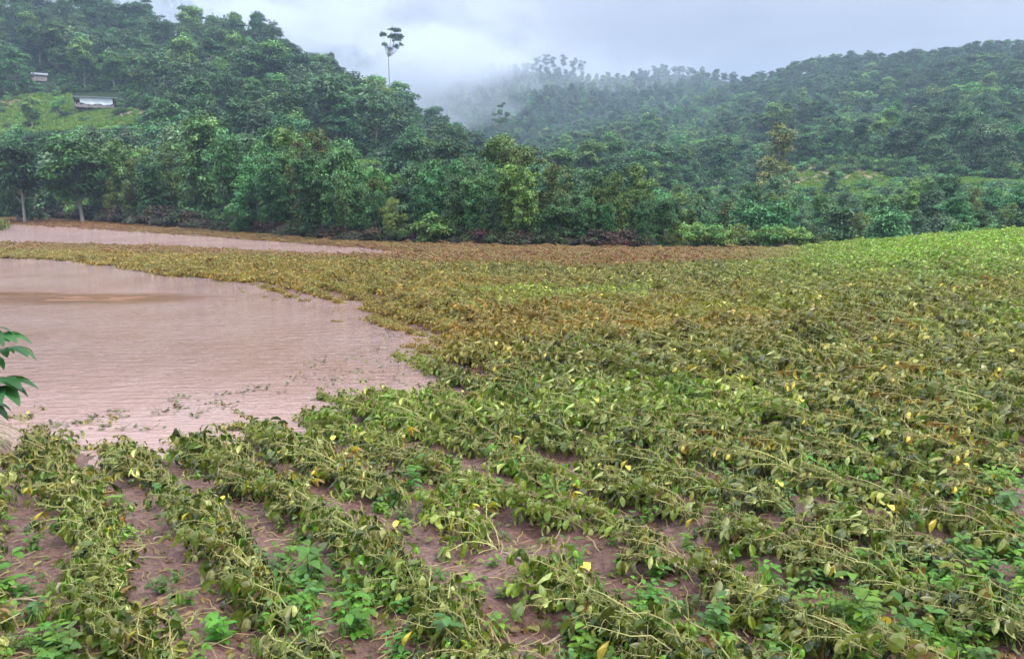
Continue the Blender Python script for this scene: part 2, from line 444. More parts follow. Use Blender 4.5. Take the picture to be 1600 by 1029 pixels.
# ------------------------------------------------------------------ soybean plants (local +X is the way the flood bent them)
PAL = np.array([(.17, .21, .035), (.10, .15, .022), (.34, .36, .20), (.27, .27, .09), (.47, .40, .08), (.24, .15, .055), (.14, .27, .03), (.05, .08, .022), (.44, .45, .30)])
PW = np.array([.23, .20, .11, .13, .012, .05, .09, .16, .05])
def soybean(seed, lod=0, pal_w=None):
    g = np.random.default_rng(seed)
    pw = PW if pal_w is None else pal_w
    pw = pw / pw.sum()
    stems, leaves, pods = MB(), MB(), MB()
    ns = (g.integers(8, 12) if lod == 0 else 3)
    K = 9 if lod == 0 else 5
    t = np.linspace(0, 1, K)
    az = g.normal(0, .17, ns); L = g.uniform(.38, .72, ns)
    th0 = g.uniform(.55, 1.2, ns); th1 = g.uniform(1.6, 2.2, ns)
    th = th0[:, None] + (th1 - th0)[:, None] * t[None] ** .75
    step = (L / (K - 1))[:, None]
    hx = np.concatenate([np.zeros((ns, 1)), np.cumsum(np.sin(th[:, :-1]) * step, 1)], 1)
    hz = np.concatenate([np.zeros((ns, 1)), np.cumsum(np.cos(th[:, :-1]) * step, 1)], 1)
    azk = az[:, None] + np.cumsum(g.normal(0, .10, (ns, K)), 1)
    ox = g.uniform(-.13, .13, ns); oy = g.normal(0, .022, ns)
    P = np.stack([ox[:, None] + hx * np.cos(azk), oy[:, None] + hx * np.sin(azk), np.maximum(hz, -.0) + .01], -1)
    P[:, 0, 2] = -.05
    scol = np.array([.42, .41, .18]) * g.uniform(.6, 1.15, (ns, 1)) * np.array([1, 1, 1])
    tubes(stems, P, np.linspace(.0055, .0026, K)[None] * g.uniform(.8, 1.2, (ns, 1)), 4 if lod == 0 else 3, scol)
    npet = 8 if lod == 0 else 5
    B, D, U, SZ, CO = [], [], [], [], []
    PB, PD = [], []
    pet = []
    for i in range(ns):
        for j in range(npet):
            tt = .28 + .72 * (j + g.random()) / npet
            k = tt * (K - 1); k0 = min(int(k), K - 2); fr = k - k0
            p = P[i, k0] * (1 - fr) + P[i, k0 + 1] * fr
            a = azk[i, k0] + g.normal(0, .9)
            ln = g.uniform(.02, .085)
            e = p + np.array([cos(a) * ln * .75, sin(a) * ln * .75, g.uniform(-.07, .07)])
            m = (p + e) / 2 + np.array([0, 0, .03 + .02 * g.random()])
            e[2] = max(e[2], .015)
            pet.append([p, m * .6 + p * .4 + [0, 0, .008], m, e])
            nl = g.choice([0, 1, 2, 3], p=[.12, .33, .3, .25]) if lod == 0 else g.choice([1, 2])
            c = PAL[g.choice(len(PAL), p=pw)]
            for q in range(nl):
                aa = a + (q - (nl - 1) / 2) * 1.2 + g.normal(0, .35)
                B.append(e); D.append([cos(aa), sin(aa), g.normal(-.5, .4)])
                U.append([g.normal(0, .45), g.normal(0, .45), 1]); SZ.append(g.uniform(.07, .15) * (1.25 if lod else 1))
                CO.append(c * g.uniform(.5, 1.35))
            if lod == 0 or j % 2:
                for q in range(g.integers(2, 6)):
                    PB.append(p + g.normal(0, .006, 3)); PD.append([g.normal(.3, .5), g.normal(0, .6), g.normal(-.7, .5)])
    B, D, U, SZ, CO = map(np.array, (B, D, U, SZ, CO))
    if lod == 0:
        tubes(stems, np.array(pet), np.array([.0022, .002, .0018, .0013])[None], 3, np.array([.33, .35, .13]))
        leaf_grid(leaves, B, D, U, SZ, SZ * g.uniform(.38, .62, len(SZ)), g.uniform(.5, 2.5, len(SZ)), g.normal(.3, .6, len(SZ)), CO, 0, .16)
    else:
        leaf_grid(leaves, B, D, U, SZ, SZ * .6, g.uniform(.2, 1.4, len(SZ)), g.normal(.1, .4, len(SZ)), CO, 0, .16, (0, .5, 1), (0, 1, 0))
    PB, PD = np.array(PB), unit(np.array(PD)); n = len(PB)
    pl = g.uniform(.025, .045, n)[:, None]
    path = np.stack([PB, PB + PD * pl * .5 + [0, 0, .003], PB + PD * pl], 1)
    tubes(pods, path, np.array([.0015, .0042, .0008])[None], 4 if lod == 0 else 3, np.array([.30, .31, .12]) * g.uniform(.6, 1.2, (n, 1)))
    return stems, leaves, pods
def merged(name, mbs, mats):
    mb = MB()
    for k, b in enumerate(mbs):
        mb.v += b.v; mb.c += b.c
        for q, f in enumerate(b.f4): mb.f4.append(f + mb.n); mb.m4.append(np.full(len(f), k))
        for q, f in enumerate(b.f3): mb.f3.append(f + mb.n); mb.m3.append(np.full(len(f), k))
        mb.n += b.n
    return mb.mesh(name, mats)
def yellow_w():
    w = PW.copy(); w[4] = .2; w[3] = .3; w[5] = .14; w[0] = .1; w[1] = .1; w[6] = .04; return w
NEAR = []
for k in range(14):
    s, l, p = soybean(100 + k, 0, yellow_w() if k >= 12 else None)
    NEAR.append((merged('stems', (s, p), [M_soystem, M_soystem]), l.mesh('foliage', M_soyleaf), (s, l, p)))
def proto_collection(name, meshes):
    col = bpy.data.collections.new(name)
    for i, me in enumerate(meshes):
        o = bpy.data.objects.new('%s_%02d' % (name, i), me); col.objects.link(o)
    return col
MID = proto_collection('crop_kind', [merged('crop', n[2], [M_soystem, M_soyleaf, M_soystem]) for n in NEAR])
FAR = proto_collection('far_crop_kind', [merged('far_crop', soybean(300 + k, 1, yellow_w() * .3 + PW if k == 5 else None), [M_soystem, M_soyleaf, M_soystem]) for k in range(6)])

def scatter(name, pts, rot, scl, coll, idx, label, cat=None, zones=None, kind='stuff'):
    """one object: its points carry instances of the meshes in coll"""
    me = bpy.data.meshes.new(name); me.vertices.add(len(pts)); me.vertices.foreach_set('co', np.asarray(pts, float).ravel())
    for nm, arr, tp in [('rot', rot, 'FLOAT_VECTOR'), ('scl', scl, 'FLOAT_VECTOR'), ('idx', idx, 'INT')] + ([(k, v, 'FLOAT') for k, v in (zones or {}).items()]):
        a = me.attributes.new(nm, tp, 'POINT')
        if tp == 'FLOAT_VECTOR': a.data.foreach_set('vector', np.asarray(arr, np.float32).ravel())
        elif tp == 'INT': a.data.foreach_set('value', np.asarray(arr, np.int32))
        else: a.data.foreach_set('value', np.asarray(arr, np.float32))
    o = obj(name, me, kind=kind, label=label, cat=cat)
    ng = bpy.data.node_groups.new(name, 'GeometryNodeTree')
    ng.interface.new_socket('Geometry', in_out='INPUT', socket_type='NodeSocketGeometry')
    ng.interface.new_socket('Geometry', in_out='OUTPUT', socket_type='NodeSocketGeometry')
    N, Lk = ng.nodes.new, ng.links.new
    gi, go = N('NodeGroupInput'), N('NodeGroupOutput')
    m2p = N('GeometryNodeMeshToPoints')
    iop = N('GeometryNodeInstanceOnPoints')
    ci = N('GeometryNodeCollectionInfo'); ci.inputs[0].default_value = coll; ci.inputs[1].default_value = True; ci.inputs[2].default_value = True
    def at(nm, tp):
        n = N('GeometryNodeInputNamedAttribute'); n.data_type = tp; n.inputs[0].default_value = nm; return n.outputs[0]
    Lk(gi.outputs[0], m2p.inputs[0]); Lk(m2p.outputs[0], iop.inputs['Points']); Lk(ci.outputs[0], iop.inputs['Instance'])
    iop.inputs['Pick Instance'].default_value = True
    Lk(at('idx', 'INT'), iop.inputs['Instance Index'])
    e2r = N('FunctionNodeEulerToRotation'); Lk(at('rot', 'FLOAT_VECTOR'), e2r.inputs[0]); Lk(e2r.outputs[0], iop.inputs['Rotation'])
    Lk(at('scl', 'FLOAT_VECTOR'), iop.inputs['Scale'])
    Lk(iop.outputs[0], go.inputs[0])
    md = o.modifiers.new('scatter', 'NODES'); md.node_group = ng
    return o

# field placement
ROW_ANG = math.atan2(ROWD[1], ROWD[0])
def field_zones(x, y, d):
    a = az_px(x, y); r = np.hypot(x, y)
    wet = (1 - sstep(1, 11, d)) * sstep(10, 18, r) * .8
    far = sstep(33, 48, r) * (1 - sstep(1050, 1300, a))
    patch = sstep(-.2, .5, fbm(x / 5 + 3, y / 5 + 8)) * sstep(9, 16, r) * (1 - .5 * sstep(1000, 1500, a)) * .95
    brown = np.clip(np.maximum(np.maximum(wet, far * .9), patch) + (.13 + .4 * fbm(x / 3, y / 3)) * sstep(8, 15, r), 0, 1)
    brown = brown * (1 - .9 * sstep(1250, 1600, a) * sstep(16, 34, r))
    green = sstep(1080, 1480, a) * sstep(14, 34, r)
    green = np.maximum(green, .4 * sstep(.05, .45, fbm(x / 3 + 2, y / 3)) * (r < 22))
    yb = np.interp(a, [-400, 0, 400, 700, 1000, 1200, 1290, 1300], [380, 382, 392, 409, 412, 406, 396, 300])
    dd = ray(a, yb); rb = np.where(dd[..., 2] < -.01, 2.5 / np.maximum(-dd[..., 2], .01) * np.hypot(dd[..., 0], dd[..., 1]), 1e3)
    red = sstep(-1.5, 1.5, r - rb + 2 * fbm(x / 5, y / 5)) * (1 - sstep(1240, 1290, a))
    return brown, green, red
def strip_vis(x, y, z, m=90):
    px, py, dep = proj(x, y, z + .2)
    return (px > -m) & (px < 1600 + m) & (py < 1029 + 60) & (y > 1.5)
def build_crop():
    # rows
    us = np.arange(-60, 90, .73)
    P = []
    for ui, u in enumerate(us):
        vmax = 70
        v = np.arange(-25, vmax, .21) + rng.uniform(-.08, .08)
        v = v + rng.normal(0, .05, len(v))
        uu = u + rng.normal(0, .022, len(v)) + .05 * np.sin(v * .9 + ui)
        P.append(np.stack([uu * ROWN[0] + v * ROWD[0], uu * ROWN[1] + v * ROWD[1], np.full(len(v), ui), v], -1))
    P = np.concatenate(P)
    x, y = P[:, 0], P[:, 1]
    r = np.hypot(x, y)
    k = (r > 2.2) & (r < 30) & (y > 1.5); P = P[k]; x, y = P[:, 0], P[:, 1]
    z = Z(x, y, True)
    k = strip_vis(x, y, z); P, x, y, z = P[k], x[k], y[k], z[k]
    d = shore(x, y)
    gap = fbm(x * .9 + 40, y * .9 + 7, 3)
    thin = np.where(np.hypot(x, y) < 8, .07 + .14 * (x > 1), .02)
    keep = (d > -.25 - .3 * rng.random(len(x))) & (rng.random(len(x)) > thin) & ~((gap > .34) & (np.hypot(x, y) < 8))
    keep |= (d > -1.9) & (rng.random(len(x)) < .17 * sstep(-2.2, -.2, d))
    P, x, y, z, d = P[keep], x[keep], y[keep], z[keep], d[keep]
    r = np.hypot(x, y); br, gr, re_ = field_zones(x, y, d)
    n = len(x)
    rz = ROW_ANG + .12 + rng.normal(0, .2, n) + .25 * sstep(7, 12, r) * rng.normal(0, 1, n)
    sc = rng.uniform(.75, 1.1, n) * (.86 + .34 * sstep(6, 11, r)) * (.55 + .45 * sstep(-.5, 1.2, d))
    yel = sstep(.12, .5, fbm(x / 1.6 + 5, y / 1.6 + 1)) + 1.2 * np.exp(-((az_px(x, y) - 1480) / 130) ** 2 - ((r - 9.5) / 2.5) ** 2)
    kind = np.where(rng.random(n) < .04 + .45 * yel * sstep(3.5, 7, r), rng.integers(12, 14, n), rng.integers(0, 12, n))
    px, py, dep = proj(x, y, z + .15)
    vis = (px > -15) & (px < 1615) & (py < 1040)
    order = np.argsort(dep + 1e3 * ~vis)
    first = np.zeros(n, bool); first[order[:300]] = True
    # individuals
    rows = sorted(set(P[first, 2])); 
    rowx = {q: px[first & (P[:, 2] == q)].mean() for q in rows}
    rows.sort(key=lambda q: rowx[q])
    ordn = lambda i: '%d%s' % (i, 'th' if 10 <= i % 100 <= 20 else {1: 'st', 2: 'nd', 3: 'rd'}.get(i % 10, 'th'))
    for ri, q in enumerate(rows):
        ids = np.where(first & (P[:, 2] == q))[0]
        ids = ids[np.argsort(P[ids, 3])]
        for ki, i in enumerate(ids):
            k = int(kind[i])
            look = 'yellowing' if k >= 12 else ('muddy green', 'wilted olive', 'silt-coated')[k % 3]
            nmr = 'in the %s crop row from the left' % ordn(ri + 1)
            t = thing('soybean_plant', '%s soybean plant, %s from near end of %s row from left' % (look, ordn(ki + 1), ordn(ri + 1)), 'soybean plant',
                      'flattened soybean plants in the nearest crop rows', (x[i], y[i], z[i]), rz[i], (sc[i],) * 3)
            for nm, me in zip(('stem', 'foliage'), NEAR[k][:2]):
                c = obj(nm, me, t); c['zone_brown'] = float(br[i]); c['zone_green'] = float(gr[i]); c['zone_red'] = 0.0
    m = ~first
    pts = np.stack([x, y, z], -1)[m]; nm_ = m.sum()
    rot = np.stack([rng.normal(0, .12, nm_), rng.normal(0, .12, nm_), rz[m]], -1)
    P1 = dict(pts=pts, rot=rot, scl=np.repeat(sc[m][:, None], 3, 1), idx=kind[m], b=br[m], g=gr[m], r=re_[m])
    # farther crop, 26 m to the bank
    n = 60000
    a = rng.uniform(-60, 1680, n); rr = 28 / (1 - rng.random(n) * (1 - 28 / 140.)) ** 1.0
    rr[:20000] = rng.uniform(42, 132, 20000); a[:20000] = rng.uniform(-60, 900, 20000)
    az = np.arctan((a - 800) / 1227)
    x = rr * np.sin(az); y = rr * np.cos(az)
    z = Zfield(x, y, False); d = shore(x, y)
    k = (d > -.3) & (rr < bank_dist(a) - 1.0) & (rr > 28.5)
    x, y, z, d, a, rr = x[k], y[k], z[k], d[k], a[k], rr[k]; n = len(x)
    br, gr, re_ = field_zones(x, y, d)
    s = rng.uniform(.9, 1.3, n) * (1 - .1 * sstep(40, 60, rr))
    flat = np.where((a < 1290), 1 - .45 * sstep(30, 42, rr), .95) * (1 - .25 * re_)
    P2 = dict(pts=np.stack([x, y, z], -1), rot=np.stack([rng.normal(0, .1, n), rng.normal(0, .1, n), ROW_ANG + rng.normal(0, .8, n)], -1),
              scl=np.stack([s, s, s * flat], -1), idx=np.where(rr < 75, np.where(rng.random(n) < .06, rng.integers(12, 14, n), rng.integers(0, 12, n)), rng.integers(0, 6, n) + 14), b=br, g=gr, r=re_)
    cc = bpy.data.collections.new('crop_all')
    for o in list(MID.objects) + list(FAR.objects): cc.objects.link(o)
    for i, o in enumerate(list(MID.objects) + list(FAR.objects)): o.name = 'crop_kind_%02d' % i
    cat = lambda q: np.concatenate([P1[q], P2[q]])
    scatter('soybean_crop', cat('pts'), cat('rot'), cat('scl'), cc, cat('idx'),
            'flooded soybean crop covering the field from the mud rows to the trees', None, dict(zone_brown=cat('b'), zone_green=cat('g'), zone_red=cat('r')))
    print('crop instances', len(cat('pts')))
build_crop()

# ------------------------------------------------------------------ trees (unit height prototypes)
def tree(seed, style='broad', nleaf=5000, leaf=.032, trunk_h=.25, dens=1.0, base=(.050, .105, .034)):
    g = np.random.default_rng(seed)
    T, Cn = MB(), MB()
    lobes = []
    if style == 'broad':
        for _ in range(g.integers(9, 14)):
            a = g.uniform(0, 2 * pi); rr = g.uniform(.04, .26) ; zz = g.uniform(trunk_h + .1, .9)
            rr *= 1.0 - max(0, (zz - .6)) * 1.6
            s = g.uniform(.10, .17)
            lobes.append((rr * cos(a), rr * sin(a), zz, s, s * g.uniform(.6, .95)))
        lobes.append((0, 0, .86, .13, .12)); lobes.append((0, 0, .6, .2, .22))
        if trunk_h < .15:
            for _ in range(7):
                a = g.uniform(0, 2 * pi); rr = g.uniform(.1, .27); lobes.append((rr * cos(a), rr * sin(a), g.uniform(.06, .35), .12, .11))
    elif style == 'draped':
        for _ in range(g.integers(7, 11)):
            a = g.uniform(0, 2 * pi); rr = g.uniform(.05, .27); top = g.uniform(.55, .95) * (1 - .5 * rr)
            zz = top; s = g.uniform(.08, .13)
            while zz > g.uniform(.05, .25):
                lobes.append((rr * cos(a) + g.normal(0, .02), rr * sin(a) + g.normal(0, .02), zz, s, s * 1.15))
                zz -= s * 1.1; s *= g.uniform(.8, 1.02)
    elif style == 'tall':
        for _ in range(g.integers(9, 13)):
            a = g.uniform(0, 2 * pi); rr = g.uniform(.02, .2); zz = g.uniform(.5, .93) - rr * .4; s = g.uniform(.07, .13)
            lobes.append((rr * cos(a), rr * sin(a), zz, s, s * .7))
    elif style == 'umbrella':
        for _ in range(20):
            a = g.uniform(0, 6.28); zz = .72 + .24 * g.random(); rr = (.03 + .12 * g.random() ** .6) * (1.15 - 3.2 * abs(zz - .8)); s = g.uniform(.02, .04)
            lobes.append((rr * cos(a), rr * sin(a), zz, s, s * .7))
    elif style == 'shrub':
        for _ in range(g.integers(7, 11)):
            a = g.uniform(0, 2 * pi); rr = g.uniform(.05, .5); s = g.uniform(.2, .32)
            lobes.append((rr * cos(a), rr * sin(a), g.uniform(.2, .75) * (1 - rr * .7), s, s * .8))
    elif style == 'column':
        for k in range(16):
            zz = .15 + .8 * k / 15; rr = .09 * (1.1 - zz) + .02; a = g.uniform(0, 2 * pi); s = g.uniform(.09, .15) * (1.25 - zz * .7)
            lobes.append((rr * cos(a), rr * sin(a), zz, s, s * 1.1))
    lb = np.array(lobes)
    w = lb[:, 3] ** 2; w /= w.sum()
    nl = {'shrub': 26, 'umbrella': 22, 'tall': 26}.get(style, 34)
    ncl = max(20, int(nleaf / nl))
    li = g.choice(len(lb), ncl, p=w)
    v = unit(g.normal(0, 1, (ncl, 3))); v[:, 2] = np.where(v[:, 2] < -.25, v[:, 2] * -.6, v[:, 2]); v = unit(v)
    rad = lb[li][:, [3, 3, 4]] * g.uniform(.55, 1.12, (ncl, 1))
    cc = lb[li][:, :3] + v * rad
    sub = lb[li, 3] * g.uniform(.28, .55, ncl) * (1.2 if style == 'draped' else 1)                 # radius of each leaf clump
    tint = g.uniform(.5, 1.55, ncl) * g.uniform(.85, 1.2, len(lb))[li]; hue = g.normal(0, .07, ncl)
    c0 = np.repeat(cc, nl, 0); n = len(c0); sr = np.repeat(sub, nl)[:, None]
    q = unit(g.normal(0, 1, (n, 3)) + [0, 0, .55]); q[:, 2] = np.maximum(q[:, 2], -.35)
    pos = c0 + q * sr * g.uniform(.6, 1.1, (n, 1)) * np.array([1, 1, .7])
    d = unit(q * [1, 1, .3] + g.normal(0, .35, (n, 3)) + [0, 0, -.35])
    up = unit(q * .7 + g.normal(0, .25, (n, 3)) + [0, 0, .8])
    tt = np.repeat(tint, nl) * g.uniform(.8, 1.25, n); hh = np.repeat(hue, nl)
    col = np.array(base)[None] * tt[:, None] * np.stack([1 + hh * 1.3, np.ones(n), 1 - hh * .5], -1)
    leaf_rhomb(Cn, pos, d, up, leaf * g.uniform(.7, 1.3, n), leaf * g.uniform(.4, .7, n), np.maximum(col, .004), 0)
    # trunk and limbs
    K = 8; t = np.linspace(0, 1, K)
    top = {'tall': .85, 'umbrella': .8, 'shrub': .4, 'column': .9}.get(style, .7)
    bend = np.stack([g.normal(0, .05) * t ** 2, g.normal(0, .05) * t ** 2, t * top - .02], -1)
    r0 = {'tall': .012, 'umbrella': .011, 'shrub': .02}.get(style, .018)
    tubes(T, bend[None], (r0 * (1 - .65 * t))[None], 7, (1, 1, 1), 0)
    nb = min(len(lb), 14)
    br = []
    for l in lb[g.choice(len(lb), nb, replace=False)]:
        s = g.uniform(.35, .9) if style != 'umbrella' else .9; k = int(s * (K - 1)); p = bend[k]
        if p[2] > l[2] and style != 'umbrella': p = bend[max(1, k // 2)]
        e = l[:3]; m = (p + e) / 2 + [0, 0, -.02 + g.normal(0, .01)]
        br.append([p, p * .5 + m * .5 + g.normal(0, .006, 3), m, m * .4 + e * .6 + g.normal(0, .01, 3), e])
    tubes(T, np.array(br), (np.linspace(.45, .12, 5) * r0)[None], 5, (1, 1, 1), 0)
    return T, Cn
def tree_meshes(*a, **k):
    T, Cn = tree(*a, **k)
    return T.mesh('trunk', M_bark, True), Cn.mesh('crown', M_tree), (T, Cn)
G1, G2, G3, G4, G5 = (.075, .20, .062), (.050, .125, .042), (.110, .235, .052), (.115, .185, .040), (.085, .175, .078)
BANK = [tree_meshes(500 + k, 'draped' if k % 3 else 'broad', 11000, .037, .1, base=(G1, G3, G1, G5, G1, G4, G2, G1)[k]) for k in range(8)]
HILL = [tree_meshes(600 + k, 'broad', 4600, .050, .1 if k % 2 else .2, base=(G2, G1, G2, G5, G3, G2)[k]) for k in range(6)]
TALL = [tree_meshes(650 + k, 'tall', 3200, .036, base=G2) for k in range(4)]
SHRUB = [tree_meshes(700 + k, 'shrub', 2600, .085, base=(G1, G3, G4)[k]) for k in range(3)]
LOWS = [tree_meshes(720 + k, 'shrub', 900, .12, base=(G1, G3, G2)[k])[2] for k in range(3)]
UMB = [tree_meshes(730 + k, 'umbrella', 3600, .019, base=G2) for k in range(3)]
COLM = [tree_meshes(760, 'column', 7800, .03, base=(.24, .32, .10)), tree_meshes(761, 'column', 7000, .032, base=G2)]
def palm(seed):
    g = np.random.default_rng(seed); T, Cn = MB(), MB()
    t = np.linspace(0, 1, 7)
    tubes(T, np.stack([.03 * t ** 2, 0 * t, t * .74], -1)[None], (.02 - .006 * t)[None], 6, (1, 1, 1))
    B, D, U = [], [], []
    for k in range(20):
        a = k * 2.4 + g.normal(0, .2); el = g.uniform(-.3, 1.1)
        p = np.array([.03, 0, .74]); L = g.uniform(.3, .4); n = 26
        for j in range(n):
            s = (j + 1) / n; e = el - 1.7 * s
            p = p + np.array([cos(a) * cos(e), sin(a) * cos(e), sin(e)]) * L / n
            for sd in (-1, 1):
                B.append(p); D.append([-sin(a) * sd + cos(a) * .6, cos(a) * sd + sin(a) * .6, -.4]); U.append([0, 0, 1])
    B, D, U = map(np.array, (B, D, U)); n = len(B)
    leaf_rhomb(Cn, B, D, U, .1, .018, np.tile((.05, .10, .035), (n, 1)) * g.uniform(.7, 1.4, (n, 1)))
    return T.mesh('trunk', M_bark, True), Cn.mesh('crown', M_tree), (T, Cn)
PALMS = [palm(801), palm(802)]
def place_tree(name, label, cat, group, pair, x, y, z, h, wf=1.0, rz=None, sink=.2, rxy=(0, 0), sub=None):
    t = thing(name, label, cat, group, (float(x), float(y), float(z) - sink), random.uniform(0, 6.28) if rz is None else rz, (h * wf, h * wf, h), rxy)
    obj('trunk', pair[0], t); obj(sub or 'crown', pair[1], t)
    return t
ordn = lambda i: '%d%s' % (i, 'th' if 10 <= i % 100 <= 20 else {1: 'st', 2: 'nd', 3: 'rd'}.get(i % 10, 'th'))

# bank line
TPX = np.array([-100, 0, 60, 120, 200, 260, 330, 400, 470, 530, 570, 620, 690, 740, 800, 850, 920, 1000, 1060, 1110, 1700])
TPY = np.array([215, 212, 196, 186, 206, 205, 180, 195, 205, 205, 262, 254, 248, 244, 218, 256, 262, 276, 300, 335, 345])
def bank():
    k = 0
    px = -40.0; c = 0; lst = []
    while px < 1075:
        for row, (dd, dt) in enumerate(((1.2, 26), (5, 6), (10, -4))):
            a = px + rng.uniform(-16, 16) + row * 14
            r = bank_dist(a) + dd * rng.uniform(.8, 1.3) * (1 + (a < 300))
            top = np.interp(a, TPX, TPY) + dt + rng.uniform(-8, 26)
            if row == 0 and rng.random() < .3: top += rng.uniform(10, 50)
            if 285 < a < 345 and row < 2: continue    # the thin spot where light comes through
            lst.append((a, r, top, row))
        px += 37
    lst.sort()
    for i, (a, r, top, row) in enumerate(lst):
        az = math.atan((a - 800) / 1227); x, y = r * sin(az), r * cos(az); z = float(Z(x, y))
        d = ray(a, top); h = 3 + d[2] / math.hypot(d[0], d[1]) * r - z + .2
        j = int(rng.integers(0, 8))
        if 770 < a < 850 and row == 2: j = 5
        nm = ('front', 'middle', 'rear')[row]
        look = ('broad dark green', 'pale green vine-draped', 'dark vine-draped', 'bluish round-topped', 'vine-hung green', 'yellowish green', 'deep green', 'leafy mid green')[j]
        place_tree('bank_tree', '%s tree, %s rank of the belt behind the flood, %s from left' % (look, nm, ordn(i + 1)), 'tree',
                   'trees lining the far edge of the flooded field', BANK[j], x, y, z, h, rng.uniform(.72, .98))
    print('bank', len(lst))
    return len(lst)
nbank = bank()
# right bank row, behind the crest
def rbank():
    lst = []
    for row, (r0, tp) in enumerate(((66, 322), (76, 300), (88, 282))):
        a = 1040 + row * 11
        while a < 1640:
            t = tp + rng.uniform(-16, 18) + 12 * (a > 1230) * (a < 1330) + (8 if a > 1500 else 0)
            if row == 2 and (1225 < a < 1400): t = max(t, 300)
            if row == 1 and (1225 < a < 1400): t = max(t, 306)
            lst.append((a, r0 + rng.uniform(-3, 5), t, row)); a += (44, 42, 38)[row] + rng.uniform(-6, 6)
    lst.sort()
    for i, (a, r, top, row) in enumerate(lst):
        az = math.atan((a - 800) / 1227); x, y = r * sin(az), r * cos(az); z = float(Z(x, y))
        d = ray(a, top); h = 3 + d[2] / math.hypot(d[0], d[1]) * r - z + .2
        j = int(rng.choice([0, 1, 3, 5, 6, 7, 3, 6]))
        place_tree('valley_tree', 'rounded valley tree beyond the green field crest, %s from the left, in the %s rank' % (ordn(i + 1), ('front', 'middle', 'rear')[row]),
                   'tree', 'trees beyond the field crest on the right', BANK[j], x, y, z, h, rng.uniform(.85, 1.2), sink=.3)
    return len(lst)
nrb = rbank()
print('rbank', nrb)
# bright shrubs at the foot of the right end of the belt, and brown bank scrub
def shrubs():
    lst = []
    a = 1035
    while a < 1295:
        lst.append((a, bank_dist(a) + rng.uniform(.5, 4), rng.uniform(338, 362) + max(0, a - 1240) * .35)); a += rng.uniform(11, 17)
    lst += [(685, float(bank_dist(685.)) + .2, 322), (640, float(bank_dist(640.)) + .2, 352), (520, float(bank_dist(520.)) + .2, 345), (120, float(bank_dist(120.)), 305)]
    lst.sort()
    for i, (a, r, top) in enumerate(lst):
        az = math.atan((a - 800) / 1227); x, y = r * sin(az), r * cos(az); z = float(Z(x, y))
        d = ray(a, top); h = max(1.0, 3 + d[2] / math.hypot(d[0], d[1]) * r - z + .2)
        place_tree('shrub', 'bright green leafy shrub at the foot of the tree belt, %s shrub from the left' % ordn(i + 1), 'shrub',
                   'bright shrubs at the foot of the belt', SHRUB[int(rng.choice([1, 1, 2]))], x, y, z, h, rng.uniform(.8, 1.1), sink=.15)
shrubs()

